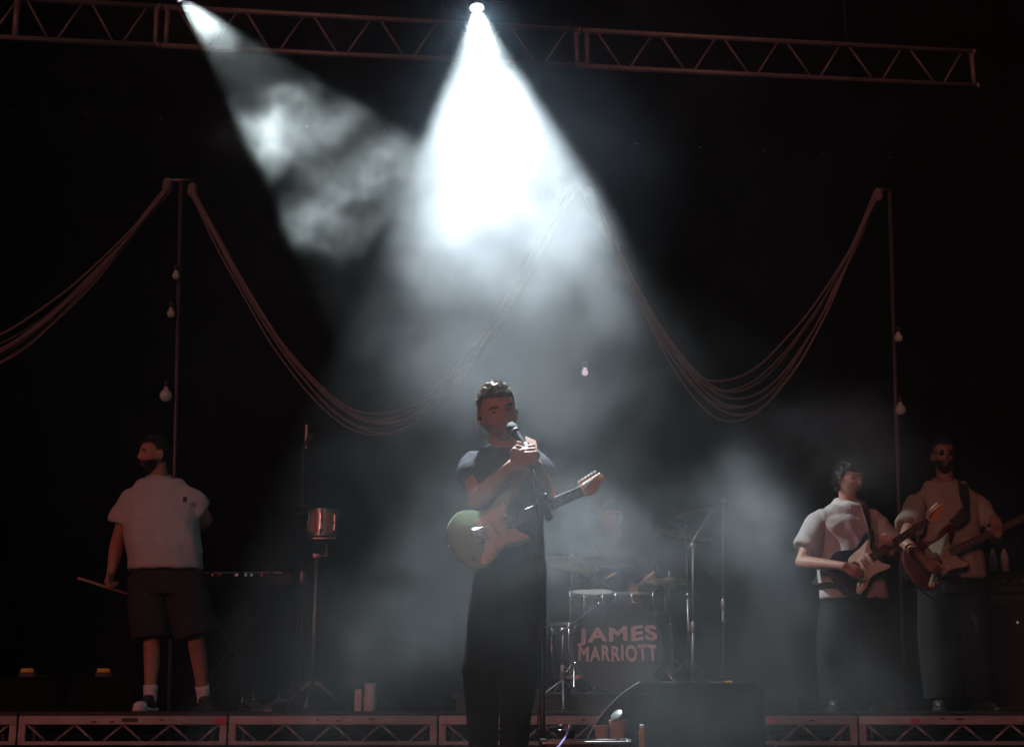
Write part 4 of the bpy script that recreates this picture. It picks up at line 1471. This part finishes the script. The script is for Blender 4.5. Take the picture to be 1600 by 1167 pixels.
J = dict(head=h(955, 808, -.08), neck=h(960, 838, .0), shl=h(922, 872, .0), shr=h(998, 872, .0),
         ell=h(903, 915, -.08), wrl=h(930, 912, -.34), elr=h(1022, 915, -.08), wrr=h(1000, 915, -.34),
         hipl=h(943, 975), hipr=h(983, 975), knl=h(920, 985, -.40), knr=h(1005, 985, -.40))
J['anl'] = V((h(918, 1080).x, YD - .42, DRZ + .085))
J['anr'] = V((h(1008, 1080).x, YD - .42, DRZ + .085))
J['toel'] = V((J['anl'].x, J['anl'].y - .16, DRZ + .03))
J['toer'] = V((J['anr'].x, J['anr'].y - .16, DRZ + .03))
dr, L, B = make_person('drummer seated behind the kit, half lost in the smoke', base, J, 'skin_tan', dict(turn=(8, 6, 0)), voxel=.009,
                       hands=(dict(at='wrl', d=(.5, -.8, -.1), n=(.2, 0, -1), s=(.7, .3, .3), curls=(50, 60, 40)),
                              dict(at='wrr', d=(-.5, -.8, -.1), n=(-.2, 0, -1), s=(-.7, .3, .3), curls=(50, 60, 40))))
tee(dr, L, 'tee_black', h(960, 985).z - base.z, .20, .15, chest_w=.19, sleeve=.6, sl_r=.09)
trousers(dr, L, 'trousers', h(960, 968).z - base.z, wr=(.18, .14), th=.11, kn=.09, an=.08)
for s in 'lr':
    shoe(dr, L, s, 'shoe_black')
hair(dr, L['head'], B, 'mop', 'hair_black', 700, .03, .02, 41)
for i, (a, b, lab) in enumerate((((932, 912), (962, 895), 'drumstick in the drummer\'s hand nearer the singer'), ((1000, 913), (1022, 893), 'drumstick in the drummer\'s hand nearer the hi-hat'))):
    A0, A1 = at(a[0], a[1], YD - .42), at(b[0], b[1], YD - .72)
    t = thing('drumstick', lab, 'drumstick', A0)
    q = A1 - A0
    MB().tube([-q * .2, q * .8, q * .95, q], [.008, .008, .005, .006], 10).build('stick', 'drum_stick', t, True)
t = thing('drum_stool', 'round black drum stool under the drummer', 'stool', (base.x, YD + .02, DRZ))
zs = h(962, 975).z - DRZ - .13
MB().lathe([(.02, zs - .07), (.15, zs - .07), (.17, zs - .04), (.165, zs - .01), (.1, zs)], 24).build('seat', 'black_paint', t, 50)
MB().tube([(0, 0, .15), (0, 0, zs - .06)], .016, 10).build('stool_post', 'dull_chrome', t, True)
stand_legs(t, .26, .25)

# ------------------------------------------------------------------ percussion beside the man in shorts
YW = 9.35
top = at(505, 799, YW)
t = thing('percussion_drum', 'small wooden drum on a single silver stand, alone between the bearded man and the singer', 'drum', (at(488, 1075, YW).x, YW, RZ))
oo = V(t.location)
M = Matrix.Translation(top - oo) @ Matrix.Rotation(radians(180) - .06, 4, 'X')
drum(t, .088, .17, M, 'shell_wood', 'head_white', 'head_black', 6, 'dull_chrome')
jb = at(496, 868, YW) - oo
zc = (top - oo).z
MB().tube([(0, 0, .1), (0, 0, jb.z)], .0135, 12).build('stand_tube', 'dull_chrome', t, True)
MB().box(V((.0, 0, jb.z)), (.05, .04, .03), bev=.006).build('bracket', 'dull_chrome', t, 40)
MB().tube([(0, 0, jb.z), (jb.x + .06, 0, jb.z), (jb.x + .06, 0, zc - .185)], .008, 8).build('elbow_rod', 'dull_chrome', t, True)
MB().box((jb.x + .05, -.0, zc - .186), (.15, .15, .014), bev=.004).build('drum_cradle', 'dull_chrome', t, 40)
stand_legs(t, .20, .27)
MB().lathe([(.008, -.02), (.016, -.012), (.016, .012), (.008, .02)], 12, Matrix.Translation((.06, -.02, .17))).build('wing_nut', 'chrome', t, 40)

t = mic_stand('slim black stand with a pale rod pointing up beside the small wooden drum', 473, 702, 1070, 9.5, RZ, None, 'black_metal')
tp = at(478, 698, 9.5) - V(t.location)
tq = at(479, 664, 9.5) - V(t.location)
MB().tube([tp + V((0, 0, -.01)), tp, tq, tq + V((0, 0, .004))], [.010, .0095, .008, .004], 10).build('pale_rod', 'pale_tip', t, True)
for (px, py) in ((461, 790), (463, 803), (467, 826), (462, 857), (472, 857), (476, 921)):
    p = at(px, py, 9.44) - V(t.location)
    MB().lathe([(.006, -.012), (.012, -.006), (.012, .006), (.006, .012)], 10, Matrix.Translation(p) @ Matrix.Rotation(1.2, 4, 'X')).build('clamp_knob', 'chrome', t, 40)
    MB().tube([p, V((tp.x * .6, .0, p.z))], .006, 6).build('clamp_arm', 'black_metal', t, True)

# sampler desk with small lights
YK = 10.2
c = at(368, 908, YK)
t = thing('keyboard', 'black keyboard on a folding stand with small coloured lights behind the bearded man', 'keyboard', (c.x, YK, RZ))
zt = c.z - RZ
MB().box((0, 0, zt), (.86, .28, .085), bev=.012).build('keyboard_case', 'black_paint', t, 40)
for i in range(24):
    MB().box((-.36 + i * .0305, -.10, zt + .048), (.028, .13, .012), bev=.002).build('key', 'white_plastic' if i % 7 else 'pickup_dark', t)
for s in (-1, 1):
    MB().tube([(s * .30, .0, .02), (-s * .30, .0, zt - .05)], .014, 8).build('stand_leg', 'black_metal', t, True)
    MB().tube([(s * .30, -.2, .02), (s * .30, .2, .02)], .014, 8).build('foot_bar', 'black_metal', t, True)
for px, m in ((343, 'amber'), (370, 'led_white'), (384, 'led_white'), (393, 'led_white'), (332, 'led_red'), (409, 'led_red'), (367, 'led_red')):
    p = at(px, 898 if px != 343 else 897, YK - .16) - V(t.location)
    MB().ball(p, (.012 if px == 343 else .009, .008, .010), 10, 6).build('indicator_light', m, t, True)

# amber marker lamps on dark cabinets
for i, (px, lab) in enumerate(((44, 'small amber lamp on a dark cabinet by the edge of the picture'), (163, 'small amber lamp on a dark cabinet just behind the bearded man'))):
    Ya = 10.6
    p = at(px, 1047, Ya)
    t = thing('marker_lamp', lab, 'lamp', (p.x, Ya, p.z - .05), 0, 'amber marker lamps')
    MB().box((0, .03, .022), (.13, .09, .044), bev=.008).build('lamp_housing', 'black_paint', t, 40)
    MB().box((0, -.022, .05), (.092, .03, .030), bev=.008).build('lens', 'amber', t, 40)
    t2 = thing('cabinet', ('black speaker cabinet under the amber lamp by the edge of the picture', 'black speaker cabinet under the amber lamp behind the bearded man')[i], 'speaker cabinet', (p.x, Ya + .14, RZ), 0, 'dark cabinets at the back')
    hh = p.z - .05 - RZ
    MB().box((0, 0, hh / 2), (.46, .36, hh), bev=.012).build('cabinet_box', 'matte_black', t2, 40)
    MB().box((0, -.182, hh / 2), (.40, .012, hh - .06)).build('speaker_grille', 'matte_black', t2)
    MB().tube([(-.07, 0, hh + .0), (-.07, 0, hh + .02), (.07, 0, hh + .02), (.07, 0, hh)], .007, 6, M=Matrix.Translation((0, .1, 0))).build('handle', 'rubber', t2, True)

# bass amplifier far to the side
Ya = 10.9
p = at(1572, 930, Ya)
t = thing('amplifier', 'tall black bass amplifier at the side of the stage beyond the bass player', 'amplifier', (p.x, Ya, RZ))
hh = p.z - RZ
MB().box((0, 0, hh / 2), (.66, .42, hh), bev=.015).build('cabinet_box', 'black_paint', t, 40)
MB().box((0, -.213, hh / 2 - .02), (.58, .012, hh - .12)).build('speaker_grille', 'speaker_cloth', t)
MB().box((0, 0, hh + .085), (.60, .36, .165), bev=.012).build('amplifier_head', 'black_paint', t, 40)
for k in range(6):
    MB().lathe([(.018, 0), (.018, .012), (.012, .024), (.004, .025)], 14, Matrix.Translation((-.22 + k * .075, -.181, hh + .09)) @ Matrix.Rotation(radians(90), 4, 'X')).build('knob', 'dull_chrome', t, 40)
q = at(1590, 972, Ya - .23) - V(t.location)
MB().ball(q, (.010, .008, .010), 10, 6).build('indicator_light', 'led_white', t, True)
for k, (px, lab) in enumerate(((1555, 'slim bottle on the bass amplifier nearer the bass player'), (1573, 'slim bottle on the bass amplifier nearer the edge of the picture'))):
    zb = RZ + hh + .169
    b = at(px, 915, Ya)
    t = thing('bottle', lab, 'bottle', (b.x, Ya, zb), 0, 'bottles on the bass amplifier')
    MB().lathe([(.028, 0), (.031, .006), (.031, .12), (.024, .15), (.013, .17), (.013, .185)], 18).build('bottle_body', 'white_plastic', t, 50)
    MB().lathe([(.015, .183), (.015, .20), (.012, .204)], 14).build('cap', 'rubber', t, 40)

# pale pots on the riser and the clutter beside them
p = at(578, 1092, 9.3)
t = thing('tub', 'pale tub standing on the riser edge under a second smaller one', 'tub', (p.x, 9.3, RZ))
MB().lathe([(.036, 0), (.040, .01), (.042, .085), (.044, .087), (.044, .094), (.03, .095)], 22).build('tub_body', 'white_plastic', t, 40)
t = thing('tub', 'small pale tub stacked on a bigger one at the riser edge', 'tub', (p.x, 9.3, RZ + .0955))
MB().lathe([(.034, 0), (.036, .01), (.036, .07), (.039, .072), (.039, .08), (.02, .081)], 22).build('tub_body', 'white_plastic', t, 40)
t = thing('adaptor', 'pale plug adaptor box beside the stacked tubs', 'adaptor', (at(567, 1090, 9.42).x - .03, 9.42, RZ))
MB().box((0, 0, .07), (.045, .04, .14), bev=.006).build('adaptor_box', 'white_plastic', t, 40)
for k, (px, lab) in enumerate(((398, 'flat foot pedal lying on the riser beside the bearded man'), (432, 'flat foot pedal lying on the riser nearer the drum stand'))):
    p = at(px, 1085, 9.5)
    t = thing('foot_pedal', lab, 'foot pedal', (p.x, 9.45, RZ), (.5, -.4)[k], 'foot pedals on the riser')
    MB().box((0, 0, .008), (.11, .26, .014), bev=.004).build('pedal_base', 'dull_chrome', t, 40)
    MB().box((0, -.01, .0), (.085, .22, .012), Matrix.Translation((0, 0, .05)) @ Matrix.Rotation(.22, 4, 'X'), .004).build('foot_board', 'dull_chrome', t, 40)
    MB().tube([(-.04, .11, .01), (-.04, .11, .12), (.04, .11, .12), (.04, .11, .01)], .007, 8).build('pedal_frame', 'chrome', t, True)

# ------------------------------------------------------------------ front of the stage
# monitor wedge
YWg = 6.2
pt = at(1015, 1067, YWg)
pr = at(1166, 1067, YWg)
wz = pt.z
wdt = pr.x - pt.x + .06
t = thing('monitor_wedge', 'black floor monitor wedge in front of the drum kit with a yellow mark on top', 'monitor speaker', ((pt.x + pr.x) / 2, YWg, 0), -.13)
half = wdt / 2
# long side profile: front slope in x from the lit edge
prof = spline([(-half - .27, .10), (-half - .25, wz - .30), (-half - .185, wz - .165), (-half - .09, wz - .06), (-half, wz)], 5)
prof = [(p.x, p.y) for p in prof] + [(half, wz), (half + .03, wz - .03), (half + .03, .0), (-half - .27, .0)]
Mw = Matrix.Rotation(radians(90), 4, 'X')
MB().prism(prof, -.22, .22, .008, Mw).build('wedge_cabinet', 'matte_black', t, 30)
MB().box((0.05, -.222, wz * .52), (wdt * .84, .008, wz * .72)).build('wedge_grille', 'matte_black', t)
MB().tube([V((a - .002, -.214, b + .002)) for a, b in prof[4:21]], .0032, 6).build('edge_glint_strip', 'dull_chrome', t, True)  # bright metal strip put in for the glint along the edge
MB().box((at(1137, 1069, YWg).x - t.location.x, -.16, wz + .004), (.030, .02, .008)).build('yellow_mark', 'glow_yellow', t)
for s in (-1, 1):
    MB().box((s * .12, .0, -.0 + wz + .002), (.10, .05, .008), bev=.003).build('handle_plate', 'rubber', t, 40)

# black case with cups at the singer's feet
YC = 5.35
pz = at(900, 1156, YC).z
xa, xb = at(846, 1150, YC).x, at(985, 1150, YC).x
t = thing('flight_case', 'low black case with worn metal edges near the singer\'s feet', 'case', ((xa + xb) / 2, YC + .16, 0))
hw = (xb - xa) / 2
MB().box((0, 0, pz / 2 - .004), (hw * 2 - .01, .40, pz - .008), bev=.006).build('case_box', 'black_paint', t, 40)
for s in (-1, 1):
    MB().box((0, s * .196, pz - .008), (hw * 2, .024, .012), bev=.003).build('edge_strip', 'dull_chrome', t, 40)
    MB().box((s * (hw - .008), 0, pz - .006), (.022, .36, .018), bev=.003).build('edge_strip', 'dull_chrome', t, 40)
    MB().box((s * hw * .5, -.203, pz * .5), (.09, .012, .07), bev=.004).build('latch', 'dull_chrome', t, 40)
for s in (-1, 1):
    for q in (-1, 1):
        MB().ball((s * (hw - .012), q * .188, pz - .012), (.018, .018, .016), 12, 8).build('corner_cap', 'black_metal', t, True)
cz = pz + .0045
for (px, lab, r, hh, m) in ((940, 'short tan paper cup on the low black case', .028, .044, 'cup'), (966, 'taller tan paper cup with a shiny lid leaning on it, on the low black case', .033, .064, 'cup')):
    x = at(px, 1150, YC + .1).x
    t = thing('paper_cup', lab, 'cup', (x, YC + .10, cz), 0, 'paper cups on the case')
    MB().lathe([(r * .8, 0), (r * .82, .004), (r, hh - .004), (r * 1.06, hh), (r * 1.02, hh + .004), (r * .9, hh - .004)], 24).build('cup_body', m, t, 40)
    if hh > .05:
        MB().lathe([(.001, .003), (.022, .002), (.025, 0), (.025, -.004), (.021, -.005)], 24, Matrix.Translation((-.008, -.03, hh + .022)) @ Matrix.Rotation(radians(38), 4, 'X') @ Matrix.Rotation(radians(-34), 4, 'Y')).build('lid', 'dish', t, 50)
b = at(1003, 1140, YC + .25)
t = thing('stand_bottle', 'small amber bottle with a pale cap beside the low black case', 'bottle', (b.x, YC + .25, 0))
zb = at(1003, 1151, YC + .25).z
t.name = 'bottle'
MB().lathe([(.010, .0), (.013, .01), (.013, zb + .005), (.012, zb + .018), (.008, zb + .030), (.007, zb + .036)], 18).build('bottle_body', 'amber_glass', t, 50)
MB().lathe([(.009, zb + .035), (.009, zb + .045), (.006, zb + .047)], 14).build('cap', 'ivory', t, 40)
p0, p1 = at(887, 1141, YC - .03), at(868, 1176, YC - .32)
t = thing('cable', 'pale violet cable trailing over the front edge of the low black case', 'cable', p0)
MB().tube(spline([V((-.06, .16, .004)), V((-.012, .09, .012)), V((0, 0, .004)), (p1 - p0) * .35 + V((.004, 0, .0)), (p1 - p0) * .7, p1 - p0, (p1 - p0) + V((-.05, -.1, -.17)), (p1 - p0) + V((-.14, -.08, -.255))], 6), .0042, 8).build('cable_run', 'cable_violet', t, True)
MB().tube([V((-.06, .16, .004)), V((-.03, .12, .006)), V((-.012, .09, .012))], [.010, .011, .006], 10).build('plug', 'black_gloss', t, True)
t = thing('pedal', 'small black effects pedal with a shiny knob on the low black case', 'effects pedal', (p0.x - .005, YC + .06, cz))
MB().box((0, 0, .018), (.065, .10, .034), bev=.006).build('pedal_box', 'black_gloss', t, 40)
for s in (-1, 1):
    MB().lathe([(.011, 0), (.010, .014), (.006, .016)], 14, Matrix.Translation((s * .016, .02, .0355))).build('knob', 'chrome', t, 40)
MB().lathe([(.008, 0), (.008, .008), (.004, .011)], 12, Matrix.Translation((0, -.025, .0355))).build('foot_switch', 'chrome', t, 40)


# ------------------------------------------------------------------ smoke
SMOKE_LO, SMOKE_HI, VOXEL = (-3.8, 3.7, 0.02), (4.0, 11.4, 6.0), .04
ng = bpy.data.node_groups.new('smoke_field', 'GeometryNodeTree')
ng.interface.new_socket('Geometry', in_out='OUTPUT', socket_type='NodeSocketGeometry')


def node(t, **k):
    n = ng.nodes.new(t)
    for a, b in k.items():
        setattr(n, a, b)
    return n


def setin(n, i, v):
    if hasattr(v, 'is_output'):
        ng.links.new(v, n.inputs[i])
    else:
        n.inputs[i].default_value = v


def MA(op, *a):
    n = node('ShaderNodeMath', operation=op)
    for i, x in enumerate(a):
        setin(n, i, x)
    return n.outputs[0]


def VM(op, *a):
    n = node('ShaderNodeVectorMath', operation=op)
    for i, x in enumerate(a):
        setin(n, i, x)
    return n.outputs['Value'] if op in ('LENGTH', 'DOT_PRODUCT') else n.outputs[0]


def vscale(v, f):
    n = node('ShaderNodeVectorMath', operation='SCALE')
    setin(n, 0, v)
    n.inputs['Scale'].default_value = f
    return n.outputs[0]


pos = node('GeometryNodeInputPosition').outputs[0]


def noise3(scale, detail, rough, off=(0, 0, 0), dist=0.0, vec=None):
    n = node('ShaderNodeTexNoise', noise_dimensions='3D')
    setin(n, 'Vector', VM('ADD', vec or pos, off))
    for k, v in (('Scale', scale), ('Detail', detail), ('Roughness', rough), ('Distortion', dist)):
        setin(n, k, v)
    return n


def ramp(x, a, b):
    n = node('ShaderNodeMapRange', interpolation_type='SMOOTHSTEP')
    setin(n, 0, x)
    setin(n, 1, a)
    setin(n, 2, b)
    return n.outputs[0]


wp = VM('ADD', pos, VM('ADD', vscale(VM('SUBTRACT', noise3(1.0, 1, .5).outputs['Color'], (.5, .5, .5)), .5),
                      vscale(VM('SUBTRACT', noise3(2.6, 3, .6, (4, 1, 9)).outputs['Color'], (.5, .5, .5)), .60)))
wisp = ramp(noise3(2.4, 6, .62, (2, 0, 1), .8, wp).outputs[0], .38, .62)
fine = ramp(noise3(6.5, 5, .64, (7, 3, 2), 1.0, wp).outputs[0], .36, .64)
puffy = MA('ADD', MA('MULTIPLY', wisp, .70), MA('MULTIPLY', MA('MULTIPLY', wisp, fine), .75))
puffy = MA('ADD', puffy, MA('MULTIPLY', fine, .12))


def billow(px, py, Y, rx, ry, rz, amp, base=.12):
    """a cloud of smoke: soft ellipsoid whose edge and inside are torn by the noise"""
    c = at(px, py, Y)
    d = VM('LENGTH', VM('DIVIDE', VM('SUBTRACT', wp, tuple(c)), (rx, ry, rz)))
    return MA('MULTIPLY', ramp(d, 1.0, .15), MA('MULTIPLY', MA('ADD', MA('MULTIPLY', puffy, 1.0), base), amp))


CLOUDS = [
    # in the broad beam
    (745, 60, 6.9, .46, .45, .55, .011, 1.6), (772, 180, 6.75, 1.0, .65, .70, .013, 1.6), (812, 300, 6.6, 1.0, .65, .70, .10, 1.1), (830, 415, 6.5, .80, .5, .42, .24, .35),
    (790, 570, 6.4, .85, .9, .5, .075, .5), (760, 120, 8.0, 2.2, 1.5, 1.3, .016, 1.0),  # wide last cloud added round the lamp to carry its glow
    # between the singer and the pit
    (785, 800, 5.2, .65, .5, .75, .10, .6), (1110, 1090, 5.2, .9, .5, .32, .09, .6),
    # in the slanting beam
    (308, 25, 9.4, .42, .35, .36, .11, .5), (440, 185, 9.3, .64, .30, .38, .66, .12), (405, 235, 9.3, .36, .3, .26, .6, .08), (590, 275, 9.2, .62, .30, .48, .68, .14), (500, 350, 9.2, .50, .3, .30, .6, .04),
    # drifting low over the stage
    (885, 840, 6.3, .50, .6, .48, .28, .15), (1000, 880, 6.3, .48, .5, .40, .25, .12), (1180, 855, 5.95, .52, .5, .42, .32, .1), (690, 960, 6.4, .6, .8, .5, .09, .3), (1290, 690, 7.2, .7, .7, .4, .7, .1), (1150, 960, 6.0, .85, .6, .4, .10, .2), (1350, 1000, 7.2, .8, .8, .5, .10, .3),
    (500, 1000, 6.6, .7, .7, .5, .07, .3),
]
total = None
for cdef in CLOUDS:
    v = billow(*cdef)
    total = v if total is None else MA('ADD', total, v)
total = MA('ADD', total, MA('ADD', .0015, MA('MULTIPLY', puffy, .008)))
mid = tuple((a + b) / 2 for a, b in zip(SMOKE_LO, SMOKE_HI))
half = tuple((b - a) / 2 for a, b in zip(SMOKE_LO, SMOKE_HI))
sx = node('ShaderNodeSeparateXYZ')
ng.links.new(VM('DIVIDE', VM('ABSOLUTE', VM('SUBTRACT', pos, mid)), half), sx.inputs[0])
edge = MA('MULTIPLY', MA('MULTIPLY', ramp(sx.outputs[0], 1.0, .72), ramp(sx.outputs[1], 1.0, .90)), ramp(sx.outputs[2], 1.0, .985))
total = MA('MULTIPLY', total, edge)
vc = node('GeometryNodeVolumeCube')
setin(vc, 'Density', total)
vc.inputs['Min'].default_value = SMOKE_LO
vc.inputs['Max'].default_value = SMOKE_HI
for i, k in enumerate('XYZ'):
    vc.inputs['Resolution ' + k].default_value = int((SMOKE_HI[i] - SMOKE_LO[i]) / VOXEL)
sm = bpy.data.materials.new('stage_smoke')
sm.use_nodes = True
snt = sm.node_tree
snt.nodes.clear()
so = snt.nodes.new('ShaderNodeOutputMaterial')
pv = snt.nodes.new('ShaderNodeVolumePrincipled')
snt.links.new(pv.outputs[0], so.inputs['Volume'])
pv.inputs['Color'].default_value = (.88, .92, .91, 1)
pv.inputs['Density'].default_value = 1.0
pv.inputs['Anisotropy'].default_value = .3
stm = node('GeometryNodeSetMaterial')
ng.links.new(vc.outputs[0], stm.inputs[0])
stm.inputs['Material'].default_value = sm
go = node('NodeGroupOutput')
ng.links.new(stm.outputs[0], go.inputs[0])
sme = bpy.data.meshes.new('stage_smoke')
sme.materials.append(sm)
smoke = bpy.data.objects.new('stage_smoke', sme)
COL.objects.link(smoke)
tag(smoke, kind='stuff')
smoke.modifiers.new('smoke', 'NODES').node_group = ng
